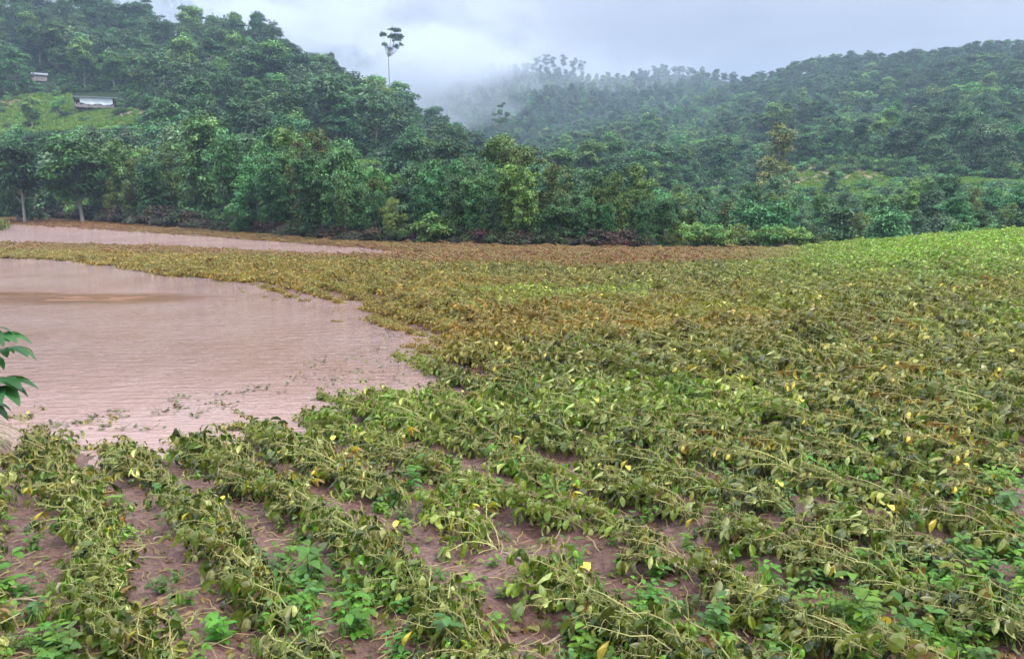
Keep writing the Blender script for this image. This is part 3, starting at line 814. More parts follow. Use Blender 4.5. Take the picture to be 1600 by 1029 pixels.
# hillside trees: gather positions, the largest stand as individuals, the rest are the far-off wood
SPECIAL_CLEAR = [CLEARING, RFIELD] + MEADOWS[:3]
def hillside():
    cand = []
    n = 75000
    a = rng.uniform(-120, 1720, n); rr = np.sqrt(rng.uniform(85 ** 2, 900 ** 2, n))
    az = np.arctan((a - 800) / 1227); x = rr * np.sin(az); y = rr * np.cos(az); z = Z(x, y)
    left = (rr < np.interp(a, LX, L_dc) + 25) & (a < 960) & (rr > np.interp(a, LX, L_df) - 10)
    # thin to a minimum spacing
    sp = np.where(left, 5.3, 4.8) * (1 + .45 * sstep(300, 800, rr))
    order = rng.permutation(n); cells = {}; keep = []
    for i in order:
        s = sp[i]; cx, cy = int(x[i] // 8), int(y[i] // 8); ok = True
        for dx in (-1, 0, 1):
            for dy in (-1, 0, 1):
                for j in cells.get((cx + dx, cy + dy), ()):
                    if (x[i] - x[j]) ** 2 + (y[i] - y[j]) ** 2 < s * s: ok = False; break
                if not ok: break
            if not ok: break
        if ok: cells.setdefault((cx, cy), []).append(i); keep.append(i)
    keep = np.array(keep)
    a, rr, x, y, z, left = a[keep], rr[keep], x[keep], y[keep], z[keep], left[keep]
    px, py, dep = proj(x, y, z)
    n = len(x)
    h = rng.uniform(6, 12.5, n) + 2.5 * (fbm(x / 30, y / 30) > .1)
    kind = rng.integers(0, 6, n)
    ridge = (a > 980) & (py < 165) & (rr > 300)
    midslope = (a > 1030) & (py >= 160) & (py < 262) & (rr > 140)
    low = midslope & (fbm(x / 45 + 2, y / 45) > -.16)
    h = np.where(low, rng.uniform(2.6, 5.5, n), h)
    kind = np.where(ridge & (rng.random(n) < .6), 6 + rng.integers(0, 4, n), kind)
    h = np.where(ridge, rng.uniform(8, 12.5, n), h)
    kind = np.where(low & (rng.random(n) < .75), 10 + rng.integers(0, 3, n), kind)
    w = rng.uniform(.85, 1.45, n)
    w = np.where((kind >= 10), w * .9, w)
    h = h * np.where(a > 640, .70, .9) * np.where(low | ridge, 1.2, 1)
    top_px, top_py, _ = proj(x, y, z + h)
    wid = F / dep * h * .32
    ok = np.ones(n, bool)
    for q, cl in enumerate(SPECIAL_CLEAR):
        pts = np.array(cl, float)
        x0, x1, y0, y1 = pts[:, 0].min(), pts[:, 0].max(), pts[:, 1].min(), pts[:, 1].max()
        lim = 300 if q in (0, 2) else 420
        front = rr < lim
        for f in np.linspace(0, .95, 7):
            yy = py * (1 - f) + top_py * f
            for sx in (-.8, 0, .8):
                ok &= ~(inside(pts, px + sx * wid, yy) & front)
    ok &= ~((px > 44) & (px < 82) & (top_py < 113) & (py > 116) & (rr < 330))
    # nothing right before the shed
    ok &= ~((px > 110) & (px < 190) & (top_py < 178) & (py > 150) & (rr < 330))
    ok &= ~((np.abs(a - 607) < 14) & (rr < 262) & (rr > 225))
    vis = (px > -60) & (px < 1660) & (py > -40) & (rr > 92)
    ok &= vis
    # behind the near belt: drop what cannot show
    belt = np.where(a < 1075, np.interp(a, TPX, TPY) + 40, 330)
    ok &= top_py < belt
    ok &= ~((a > 1020) & (rr < 160))
    x, y, z, h, kind, w, px, py, top_py, dep, rr, left = [q[ok] for q in (x, y, z, h, kind, w, px, py, top_py, dep, rr, left)]
    n = len(x)
    vx = (px > 5) & (px < 1595) & (top_py > 0) & (kind < 6)
    # rough test of being seen: terrain and nearer trees
    size = h / dep * vx
    for i in np.argsort(-size)[:500]:
        t = np.linspace(.5, .97, 30)
        g = Z(x[i] * t, y[i] * t) + 0; l = 3 + (z[i] + h[i] * .9 - 3) * t
        if (g > l).any(): size[i] = 0
    order = np.argsort(-size)
    want = 300 - nbank - nrb - 14
    ind = order[:want]; ind = ind[np.argsort(px[ind])]
    looks = ('dark round-crowned', 'mid green bushy', 'dense dark', 'bluish green', 'lighter green', 'deep green')
    import collections
    cnt = collections.Counter()
    for i in ind:
        if px[i] < 330: where = 'above the shed clearing' if py[i] < 150 else 'below the shed clearing'
        elif px[i] < 960: where = 'on the wooded middle spur'
        else: where = 'on the right valley side'
        cnt[where] += 1
        place_tree('hill_tree', '%s tree %s, %s tree from left' % (looks[kind[i]], where, ordn(cnt[where])), 'tree', 'trees on the hillsides',
                   HILL[kind[i]], x[i], y[i], z[i], h[i], w[i], sink=.4)
    rest = np.setdiff1d(np.arange(n), ind)
    coll = bpy.data.collections.new('wood_kind')
    for i, q in enumerate(HILL + TALL + SHRUB):
        me = merged('wood', q[2], [M_bark, M_tree]); o = bpy.data.objects.new('wood_kind_%02d' % i, me); coll.objects.link(o)
    m = len(rest)
    scatter('forest', np.stack([x, y, z - .4], -1)[rest], np.stack([0 * x, 0 * x, rng.uniform(0, 6.28, n)], -1)[rest],
            np.stack([h * w, h * w, h], -1)[rest] * np.where(kind[rest] >= 10, .8, 1)[:, None], coll, kind[rest],
            'misty woodland covering the hills on both sides of the valley')
    # undergrowth between the trees and over the low green slopes
    q = 26000; a2 = rng.uniform(-100, 1700, q); r2 = np.sqrt(rng.uniform(78 ** 2, 480 ** 2, q)); az2 = np.arctan((a2 - 800) / 1227)
    x2, y2 = r2 * np.sin(az2), r2 * np.cos(az2); z2 = Z(x2, y2); p2, v2, d2 = proj(x2, y2, z2)
    k2 = (r2 > bank_dist(a2) + 14)
    for ci, cl in enumerate(SPECIAL_CLEAR):
        cc2 = np.array(cl, float); thin = rng.random(q) < .09
        for dy in (0, -6): k2 &= ~(inside(cc2, p2 + 14 * fbm(x2 / 12 + 1, y2 / 12), v2 + dy + 5 * fbm(x2 / 10 + 7, y2 / 10 + 2)) & ~thin)
    k2 &= ~((p2 > 44) & (p2 < 82) & (v2 > 112) & (v2 < 140))
    k2 &= ~((p2 > 112) & (p2 < 188) & (v2 > 145) & (v2 < 190))
    x2, y2, z2, r2, p2, v2 = [w_[k2] for w_ in (x2, y2, z2, r2, p2, v2)]; m2 = len(x2)
    s2 = rng.uniform(1.1, 2.6, m2) * np.where((p2 > 1000) & (r2 > 120), 1.25, 1)
    s2 = np.where((r2 < 120) & (p2 > 1100), np.minimum(s2, 1.8), s2)
    c4 = bpy.data.collections.new('undergrowth_kind')
    for i, w_ in enumerate(LOWS): c4.objects.link(bpy.data.objects.new('undergrowth_kind_%02d' % i, merged('undergrowth', w_, [M_bark, M_tree])))
    scatter('undergrowth', np.stack([x2, y2, z2 - .3], -1), np.stack([0 * x2, 0 * x2, rng.uniform(0, 6.28, m2)], -1), np.stack([s2 * 1.1, s2 * 1.1, s2], -1), c4, rng.integers(0, 3, m2),
            'low bushy undergrowth between the hillside trees')
    print('hill individuals', len(ind), 'forest', m)
hillside()

# ------------------------------------------------------------------ singular trees
def single(px, base_py, top_py, dist, pair, name, label, wf=1.0, rxy=(0, 0), sub=None, group=None, rz=None):
    az = math.atan((px - 800) / 1227); x, y = dist * sin(az), dist * cos(az)
    z = float(Z(x, y)) if base_py is None else None
    d = ray(px, top_py); zt = 3 + d[2] / math.hypot(d[0], d[1]) * dist
    if z is None: z = float(Z(x, y))
    return place_tree(name, label, 'tree' if 'palm' not in name else 'palm', group, pair, x, y, z, zt - z, wf, rz, .3, rxy, sub)
single(611, None, 38, 240, UMB[0], 'emergent_tree', 'very tall bare-trunked tree with a tufted crown standing against the mist', .78, (0, R(4)), rz=0.3)
single(250, None, -6, 330, UMB[1], 'skyline_tree', 'big open-crowned tree on the left ridge line', 1.5)
single(243, None, 4, 326, HILL[1], 'skyline_tree', 'dense tree beside the big open-crowned one on the left ridge', 1.0)
single(325, None, 12, 320, UMB[2], 'skyline_tree', 'flat-topped tree with two tufts on the left ridge', 1.1)
single(366, None, 24, 315, HILL[0], 'skyline_tree', 'round dark tree at the right end of the left ridge', .9)
single(780, None, 158, 300, UMB[1], 'valley_umbrella_tree', 'lone flat-crowned tree rising from the misty valley middle', .9)
single(1210, None, 188, 122, COLM[0], 'pale_tree', 'tall narrow pale yellow-green tree left of the brown field patch', 1.15)
single(1299, None, 262, 150, COLM[1], 'conifer', 'small dark pointed tree alone on the green patch', 1.4)
single(62, None, 152, 206, HILL[4], 'orchard_tree', 'small round bright tree on the grass left of the shed', 1.2)
single(198, None, 158, 196, SHRUB[0], 'orchard_bush', 'dark rounded bush right of the shed', .6, sub='foliage')
single(104, None, 143, 216, SHRUB[1], 'banana_bush', 'leafy green bush against the left end of the shed', .6, sub='foliage')
for i, (px, top) in enumerate(((1305, 150), (1318, 146), (1352, 149), (1382, 140), (1412, 136), (1430, 143), (1150, 152), (1336, 154), (1433, 193))):
    single(px, None, top, 430 if i != 8 else 330, PALMS[i % 2], 'palm_tree', 'feathery dark palm on the right hillside, %s palm from the left' % ordn([2, 3, 5, 6, 7, 8, 1, 4, 9][i]), 1.0,
           group='palms on the right hillside')
for i, (px, top) in enumerate(((838, 84), (852, 82), (862, 86), (878, 84), (893, 86), (905, 92), (1028, 98), (1052, 104))):
    single(px, None, top, 695, TALL[i % 4], 'ridge_tree', 'hazy tall tree on the distant ridge, %s from the left' % ordn(i + 1), .85, group='tall trees on the misty back ridge')

# ------------------------------------------------------------------ sheds on the left slope
M_tarp = plain_mat('white_tarp', (.84, .87, .9), .5, 2, .08)
M_roof = plain_mat('grey_roofing', (.24, .26, .29), .5, 3, .25)
M_plank = plain_mat('grey_planks', (.34, .28, .27), .85, 2.2, .7)
M_dark = plain_mat('dark_wood', (.07, .055, .05), .9, 3, .3)
def shed():
    x, y, z = hit(150, 172)
    print('shed at', x, y, z)
    t = thing('shed', 'low farm shed with white tarpaulin front and grey roof on the hillside clearing', 'shed', None, (x, y, z), math.atan2(-x, y) * 1.0 + R(-6))
    w, dp, h = 4.0, 2.0, 2.9
    m = MB()
    for k in range(27):
        xx = -w + k * .297; hh = 1.2 + random.uniform(-.35, .2)
        box(m, (xx, -dp - .05, .35 + random.uniform(-.1, .15)), (xx + .26, -dp, hh), (1, 1, 1))
    obj('plank_wall', m.mesh('plank_wall', M_plank), t)
    m = MB(); box(m, (w - .03, -dp, .3), (w + .03, dp, 2.3)); box(m, (-w - .03, -dp, .3), (-w + .03, dp, 2.3)); box(m, (-w, dp, .3), (w, dp + .05, 2.5)); box(m, (-w, -dp + .1, .25), (w, dp, .33))
    obj('side_walls', m.mesh('side_walls', M_dark), t)
    # sagging tarp
    nx, nz = 40, 8; gx = np.linspace(-w + 1.1, w - .2, nx); gz = np.linspace(0, 1, nz)
    X, Zz = np.meshgrid(gx, gz, indexing='ij')
    bot = .95 + .12 * np.sin(X * 2.1) + .08 * np.sin(X * 5.3 + 1) + .35 * np.exp(-((X + w - 1.1) / .5) ** 2)
    H = bot + (2.5 - bot) * Zz
    Y = -dp - .14 + .05 * np.sin(X * 3 + Zz * 2)
    idx = np.arange(nx * nz).reshape(nx, nz)
    q = np.stack([idx[:-1, :-1], idx[1:, :-1], idx[1:, 1:], idx[:-1, 1:]], -1).reshape(-1, 4)
    m = MB(); m.add(np.stack([X, Y, H], -1).reshape(-1, 3), q); o = obj('tarpaulin', m.mesh('tarpaulin', M_tarp, True), t)
    so = o.modifiers.new('thick', 'SOLIDIFY'); so.thickness = .02
    m = MB(); n = 60; xs = np.linspace(-w - .7, w + .6, n); zz = .04 * np.sin(np.arange(n) * pi / 1.5)
    v = []
    for k in range(n): v += [(xs[k], -dp - .7, 2.62 + zz[k]), (xs[k], dp + .4, 3.15 + zz[k]), (xs[k], -dp - .7, 2.54 + zz[k]), (xs[k], dp + .4, 3.07 + zz[k])]
    q = []
    for k in range(n - 1):
        b = 4 * k; q += [(b, b + 4, b + 5, b + 1), (b + 2, b + 3, b + 7, b + 6), (b, b + 2, b + 6, b + 4), (b + 1, b + 5, b + 7, b + 3)]
    q += [(0, 1, 3, 2), (4 * n - 4, 4 * n - 2, 4 * n - 1, 4 * n - 3)]
    m.add(v, q); obj('roof', m.mesh('roof', M_roof), t)
    for xx in (-w, -w + 2.3, 0, w - 2.3, w):
        m = MB(); box(m, (xx - .07, -dp + .02, -.6), (xx + .07, -dp + .16, 2.55)); obj('post', m.mesh('post', M_dark), t)
    x, y, z = hit(62, 128); 
    t = thing('hut', 'small hut roof half hidden among trees above the shed', 'hut', None, (x, y, z), math.atan2(-x, y))
    m = MB(); box(m, (-2.2, -1.5, 0), (2.2, 1.5, 2.2)); obj('wall', m.mesh('wall', M_plank), t); t.scale = (.8, .8, .7)
    m = MB(); m.add([(-2.6, -1.9, 2.2), (2.6, -1.9, 2.2), (2.6, 0, 3.1), (-2.6, 0, 3.1), (2.6, 1.9, 2.2), (-2.6, 1.9, 2.2), (-2.6, -1.9, 2.1), (2.6, -1.9, 2.1), (2.6, 1.9, 2.1), (-2.6, 1.9, 2.1)],
                      [(0, 1, 2, 3), (3, 2, 4, 5), (6, 7, 1, 0), (8, 9, 5, 4), (7, 6, 9, 8)], [(1, 4, 2), (0, 3, 5), (1, 8, 4), (1, 7, 8), (0, 5, 9), (0, 9, 6)])
    obj('roof', m.mesh('roof', M_roof), t)
shed()
def stones():
    M = plain_mat('grey_stone', (.30, .29, .31), .9, 1.5, .4)
    for i in range(16):
        px = 108 + i * 4.6 + random.uniform(-2, 2); py = 178 + (px - 108) * .11 + random.uniform(-1.5, 1.5)
        x, y, z = hit(px, py); s = random.uniform(.35, .8)
        g = np.random.default_rng(i); v = unit(g.normal(0, 1, (60, 3))); 
        import bmesh
        bm = bmesh.new(); bmesh.ops.create_icosphere(bm, subdivisions=2, radius=1)
        for vv in bm.verts:
            vv.co *= 1 + .35 * (float(vnoise(np.array(vv.co.x * 1.7 + i * 9), np.array(vv.co.y * 1.7 + vv.co.z * 1.3))) - .5)
        me = bpy.data.meshes.new('stone'); bm.to_mesh(me); bm.free(); me.materials.append(M)
        o = obj('stone', me, label='grey stone in the row across the grass below the shed, %s from left' % ordn(i + 1), cat='stone', group='stones below the shed', loc=(x, y, z))
        o.scale = (s, s * .8, s * .5); o.rotation_euler = (0, 0, random.uniform(0, 6))
stones()

# grass and low herbs on the clearings, brown scrub along the foot of the belt
def clump(seed, n=60, L=.4, wd=.03, base=(.13, .26, .05), spread=.3, droop=.9):
    g = np.random.default_rng(seed); mb = MB()
    a = g.uniform(0, 2 * pi, n); rr = g.uniform(0, spread, n)
    B = np.stack([rr * np.cos(a), rr * np.sin(a), 0 * a], -1)
    D = np.stack([np.cos(a) * .5 + g.normal(0, .2, n), np.sin(a) * .5 + g.normal(0, .2, n), np.full(n, 1.)], -1)
    U = np.stack([-np.cos(a), -np.sin(a), np.full(n, .6)], -1) * -1
    leaf_grid(mb, B, D, U, L * g.uniform(.5, 1.2, n), wd, g.uniform(.3, 1, n) * droop * 1.6, .3, np.array(base)[None] * g.uniform(.6, 1.35, (n, 1)), 0, .05, (0, .4, .75, 1), (0, 1, .7, 0))
    return mb.mesh('clump', M_weed)
def herb(seed, base=(.10, .22, .035), n=9, L=.07, H=.18):
    g = np.random.default_rng(seed); st, lf = MB(), MB()
    K = 5; t = np.linspace(0, 1, K); bx, by = g.normal(0, .04, 2)
    ns = g.integers(2, 4); P = []
    for s in range(ns):
        a = g.uniform(0, 6.28); l = H * g.uniform(.6, 1.1)
        P.append(np.stack([cos(a) * .35 * l * t ** 1.3, sin(a) * .35 * l * t ** 1.3, l * t - .02], -1))
    P = np.array(P); tubes(st, P, np.linspace(.0025, .0012, K)[None], 4, (.16, .24, .06))
    B, D = [], []
    for s in range(ns):
        for j in range(n):
            k = 1 + int(3.99 * j / n); a = j * 1.6 + g.normal(0, .3); B.append(P[s, k]); D.append([cos(a), sin(a), g.uniform(.0, .7)])
    B, D = np.array(B), np.array(D); m = len(B)
    leaf_grid(lf, B, D, np.tile([0., 0, 1], (m, 1)), L * g.uniform(.6, 1.2, m), L * .5, g.uniform(.3, 1.1, m), .25, np.array(base)[None] * g.uniform(.7, 1.3, (m, 1)), 0, .06)
    return st, lf
HERB = [herb(900 + k, ((.10, .25, .035), (.08, .20, .04), (.13, .27, .04), (.09, .20, .07))[k % 4]) for k in range(6)]
HERBM = [(s.mesh('stem', M_weed), l.mesh('leaves', M_weed)) for s, l in HERB]
def cover():
    # grass of the hill clearings
    pts, idx = [], []
    for poly, rl in ((CLEARING, (150, 300)), (RFIELD, (110, 420)), (MEADOWS[0], (85, 300)), (MEADOWS[1], (100, 300)), (MEADOWS[2], (100, 300))):
        p = np.array(poly, float); lo, hi = p.min(0), p.max(0)
        n = 60000; a = rng.uniform(lo[0] - 5, hi[0] + 5, n); r = np.sqrt(rng.uniform(rl[0] ** 2, rl[1] ** 2, n)); az = np.arctan((a - 800) / 1227)
        x, y = r * np.sin(az), r * np.cos(az); z = Z(x, y); px, py, _ = proj(x, y, z)
        k = inside(p, px, py) & (fbm(x / 6 + 3, y / 9) < .22 + .3 * rng.random(n)) & ~((py < 287) & (px > 1200) & (px < 1420) & (rng.random(n) > .1))
        k = np.where(k)[0][:2600]
        pts.append(np.stack([x, y, z], -1)[k])
    pts = np.concatenate(pts); n = len(pts)
    c1 = proto_collection('grass_kind', [clump(950 + k, 70, 1.0, .16, ((.14, .29, .05), (.17, .31, .05), (.12, .24, .05))[k], .9, .8) for k in range(3)])
    scatter('grass', pts, np.stack([np.zeros(n), np.zeros(n), rng.uniform(0, 6, n)], -1), np.repeat(rng.uniform(.3, .75, n)[:, None], 3, 1), c1, rng.integers(0, 3, n),
            'bright green grass on the clearings of the hills')
    # brown, silt-coated scrub at the foot of the belt
    n = 700; a = rng.uniform(-60, 1010, n); r = bank_dist(a) + rng.uniform(-.3, 2.2, n); az = np.arctan((a - 800) / 1227)
    x, y = r * np.sin(az), r * np.cos(az)
    sc = rng.uniform(.5, 1.3, n) * (1 + .9 * (a < 300))
    c2 = proto_collection('scrub_kind', [tree_meshes(780 + k, 'shrub', 1500, .11, base=((.075, .055, .035), (.05, .085, .03), (.06, .07, .035))[k])[1] for k in range(3)])
    scatter('scrub', np.stack([x, y, Z(x, y) - .1], -1), np.stack([0 * a, 0 * a, rng.uniform(0, 6, n)], -1), np.repeat(sc[:, None], 3, 1), c2, rng.integers(0, 3, n),
            'brown silt-coated scrub along the foot of the tree belt')
    # green weeds growing through the crop
    n = 9000; px = rng.uniform(-20, 1620, n); py = rng.uniform(520, 1040, n)
    x, y = at_z(px, py, .75); z = Z(x, y, True); d = shore(x, y)
    patch = np.maximum.reduce([.45 * np.exp(-(((px - cx) / sx) ** 2 + ((py - cy) / sy) ** 2)) for cx, cy, sx, sy in
                               ((1350, 700, 230, 60), (1560, 790, 70, 70), (1500, 930, 170, 70), (1200, 520, 260, 50), (1000, 950, 90, 60), (60, 960, 80, 60), (520, 900, 110, 50), (640, 740, 60, 20), (1300, 980, 160, 40))])
    k = (rng.random(n) < patch * .8 + .03) & (d > .3)
    x, y, z = x[k], y[k], z[k]; n = len(x)
    c3 = bpy.data.collections.new('weed_kind')
    for i, (s, l) in enumerate(HERB): c3.objects.link(bpy.data.objects.new('weed_kind_%02d' % i, merged('weed', (s, l), [M_weed, M_weed])))
    for i in range(3): c3.objects.link(bpy.data.objects.new('weed_kind_%02d' % (6 + i), clump(970 + i, 26, .15, .009, ((.11, .25, .05), (.15, .28, .06), (.10, .21, .06))[i], .07, 1.0)))
    scatter('weeds', np.stack([x, y, z], -1), np.stack([rng.normal(0, .15, n), rng.normal(0, .15, n), rng.uniform(0, 6, n)], -1),
            np.repeat(rng.uniform(.45, 1.05, n)[:, None], 3, 1), c3, rng.integers(0, 8, n) * 1, 'fresh green weeds and grass sprouting through the crop rows')
    # fallen leaves and bits of stalk lying on the mud
    n = 3000; px = rng.uniform(-20, 1620, n); py = rng.uniform(700, 1040, n); x, y = at_z(px, py, .75); z = Z(x, y, True)
    k = shore(x, y) > .2; x, y, z = x[k], y[k], z[k]; n = len(x)
    ms = []
    for i in range(8):
        mb = MB(); L = random.uniform(.03, .06)
        if i < 5: leaf_grid(mb, np.array([[-L / 2, 0, .012]]), np.array([[1., 0, .1]]), np.array([[0., .2, 1]]), L, L * .6, .6, random.uniform(-.3, .5), np.array([PAL[[1, 0, 5, 3, 5][i]]]) * .75, 0, .2)
        else: tubes(mb, np.array([[(-.07, 0, .006), (-.02, .01, .012), (.04, -.005, .01), (.09, .012, .006)]]), .0035, 4, (.30, .24, .13))
        ms.append(mb.mesh('litter', M_soyleaf if i < 5 else M_soystem))
    scatter('leaf_litter', np.stack([x, y, z + .004], -1), np.stack([rng.normal(0, .2, n), rng.normal(0, .2, n), rng.uniform(0, 6, n)], -1),
            np.repeat(rng.uniform(.5, 1.4, n)[:, None], 3, 1), proto_collection('litter_kind', ms), rng.integers(0, 8, n), 'fallen leaves and stalk scraps lying on the mud',
            zones=dict(zone_brown=np.zeros(n), zone_green=np.zeros(n), zone_red=np.zeros(n)))
cover()
# single weeds that stand out
WEEDS = [(870, 788, 1.3), (640, 752, 1.3), (480, 900, 1.7), (655, 735, 1.2), (745, 920, .9), (1110, 985, 1.0), (1325, 980, 1.4), (1200, 905, .9), (560, 985, 1.2), (305, 815, .9), (180, 795, 1.3),
         (1560, 790, 1.5), (1500, 905, 1.2), (720, 1000, 1.2), (1075, 835, .7), (12, 930, 1.5), (45, 925, .8), (1430, 1000, 1.2), (900, 1005, 1.0), (1010, 800, .8), (1230, 985, 1.0), (350, 985, 1.1)]
for i, (px, py, s) in enumerate(sorted(WEEDS)):
    x, y, z = hit(px, py + 14)
    z = float(Z(x, y, True))
    t = thing('weed', 'upright bright green weed with fresh leaves among bent soybeans, %s such weed from the left' % ordn(i + 1), 'weed', 'fresh weeds in the crop rows', (x, y, z), random.uniform(0, 6), (s * 1.15,) * 3)
    for nm, me in zip(('stem', 'leaves'), HERBM[i % 6]): obj(nm, me, t)
# sticks on the mud
for i, (px, py, L, an) in enumerate(sorted([(1120, 870, .3, .8), (1047, 895, .16, 1.5), (250, 835, .14, .9), (820, 885, .35, -.5), (900, 795, .2, .3), (1145, 925, .18, 1.4), (1463, 790, .22, 1.9), (205, 880, .25, .6),
                                  (860, 1000, .3, .5), (330, 868, .25, 2.6), (20, 950, .35, .05), (1025, 858, .12, .9)])):
    x, y, z = hit(px, py); z = float(Z(x, y, True))
    mb = MB(); t = np.linspace(-.5, .5, 6)
    tubes(mb, np.stack([t * L, .02 * np.sin(t * 7 + i), .02 + .01 * np.cos(t * 5 + i)], -1)[None], np.array([[.007, .009, .008, .008, .006, .004]]), 6, (1, 1, 1))
    o = obj('stick', mb.mesh('stick', M_stick, True), label='dry brown stick lying on the wet mud, %s stick from the left' % ordn(i + 1), cat='stick', group='sticks on the mud', loc=(x, y, z)); o.rotation_euler = (0, 0, an)

# floating debris on the pool
def debris():
    spots = [(70, 662), (95, 661), (126, 659), (148, 650), (180, 640), (182, 646), (160, 664), (192, 668), (235, 668), (276, 620), (282, 634), (255, 640), (330, 628), (345, 615), (380, 612), (400, 602), (415, 605),
             (475, 568), (508, 565), (520, 575), (480, 590), (540, 560), (563, 548), (600, 495), (590, 512), (615, 520), (585, 540), (560, 578), (610, 560), (305, 645), (360, 636), (110, 672), (620, 590), (525, 592)]
    for i, (px, py) in enumerate(sorted(spots)):
        g = np.random.default_rng(40 + i); x, y = at_z(px, py + 3)
        mb = MB(); n = int(g.integers(4, 12)); sp = .10 + .02 * n * (px > 340)
        B = np.stack([g.normal(0, sp, n), g.normal(0, sp * .7, n), np.full(n, .006)], -1)
        D = np.stack([g.normal(0, 1, n), g.normal(0, 1, n), g.uniform(0, .9, n)], -1)
        CO = PAL[g.choice([0, 1, 5, 7, 7], n)] * .8
        leaf_grid(mb, B, D, np.tile([0., .2, 1], (n, 1)), g.uniform(.05, .1, n), .045, g.uniform(.2, 1, n), .2, CO)
        m2 = MB(); k = 3; S = []
        for q in range(k):
            a = g.uniform(0, 6.3); S.append([(0, 0, .0), (cos(a) * .05, sin(a) * .05, .03), (cos(a) * .12, sin(a) * .12, .03 + .05 * g.random())])
        tubes(m2, np.array(S), .003, 3, (.12, .11, .05))
        t = thing('floating_debris', 'dark wilted leaf tuft afloat in the muddy pool, %s tuft from the left' % ordn(i + 1), 'plant debris', 'leaf tufts afloat in the pool', (float(x), float(y), 0.004), g.uniform(0, 6))
        obj('leaves', mb.mesh('leaves', M_soyleaf), t); obj('stem', m2.mesh('stem', M_soystem), t)
debris()

# ------------------------------------------------------------------ broad lobed shrub at the left edge
def lobed_leaf(mb, base, a, el, L, g, col):
    d = np.array([cos(a) * cos(el), sin(a) * cos(el), sin(el)]); n0 = np.array([-cos(a) * sin(el), -sin(a) * sin(el), cos(el)]); s = np.cross(d, n0)
    for (off, ang, l, w) in ((0, 0, 1, .26), (.2, .6, .68, .2), (.2, -.6, .68, .2), (.05, 1.2, .42, .18), (.05, -1.2, .42, .18)):
        dd = d * cos(ang) + s * sin(ang)
        leaf_grid(mb, np.array([base + d * L * off]), np.array([dd]), np.array([n0]), L * l, L * w * 1.25, 1.35 + g.normal(0, .12), .18, np.array([col]), 0, .06,
                  (0, .15, .35, .55, .75, .9, 1), (0, .55, .95, 1, .7, .35, 0))
def left_shrub():
    g = np.random.default_rng(5)
    x0, y0 = -2.35, 2.78; z0 = float(Z(x0, y0))
    t = thing('lobed_shrub', 'leafy shrub with large lobed dark green leaves hanging in at the left edge', 'shrub', None, (x0, y0, z0))
    st, lf = MB(), MB()
    top = 2.60 - z0
    main = np.stack([np.linspace(0, .06, 7), np.zeros(7), np.linspace(-.05, top, 7)], -1)
    tubes(st, main[None], np.linspace(.016, .007, 7)[None], 8, (.16, .20, .08))
    for (px, py, a, L, el) in ((-14, 530, .1, .125, .5), (-30, 520, -.5, .13, .5), (2, 545, .3, .11, .2), (-20, 556, -.9, .12, .2), (-12, 598, .15, .135, .4), (-6, 604, -.5, .13, .2), (-34, 600, .6, .13, .3),
                               (-30, 630, -.2, .11, .1), (-60, 540, 2.6, .14, .3), (-70, 600, 3.2, .14, .2), (-60, 500, 1.6, .14, .5)):
        d = ray(px, py); yy = 2.75 + g.normal(0, .05); k = yy / d[1]
        e = np.array([d[0] * k - x0, yy - y0, 3 + d[2] * k - z0])
        b = np.array([.05, 0, min(top, e[2] - .02)])
        tubes(st, np.array([[b, (b + e) / 2 + [0, 0, .02], e]]), .003, 5, (.18, .24, .09))
        lobed_leaf(lf, e, a, el, L * 1.22, g, np.array([.05, .15, .06]) * g.uniform(.85, 1.3))
    obj('stem', st.mesh('stem', M_weed, True), t); obj('foliage', lf.mesh('foliage', M_weed, True), t)
left_shrub()
# dry stalk heap on the shore at the left edge, pale tussock on the far water strip
def straw():
    mb = MB(); g = np.random.default_rng(3); n = 90
    a = g.normal(-.5, .35, n); L = g.uniform(.3, .7, n); y = g.normal(0, .12, n); t = np.linspace(0, 1, 5)
    P = np.stack([-.35 + L[:, None] * t * np.cos(a)[:, None], y[:, None] + L[:, None] * t * np.sin(a)[:, None], .1 + .2 * g.random((n, 1)) + .1 * np.sin(t * pi)[None] - .2 * t[None] ** 2], -1)
    tubes(mb, P, .004, 4, np.array([.30, .30, .17])[None] * g.uniform(.5, 1.2, (n, 1)))
    x, y, z = hit(2, 700); obj('straw_heap', mb.mesh('straw_heap', M_soystem), label='heap of pale dry stalks on the shore at the left edge', cat='straw heap', loc=(x, y, z))
    x, y = at_z(2, 360); me = clump(77, 160, 1.2, .07, (.17, .22, .10), .8, 1.2)
    o = obj('grass_tussock', me, label='grey green grass tussock standing in the far water strip', cat='grass tussock', loc=(float(x), float(y), 0))
straw()

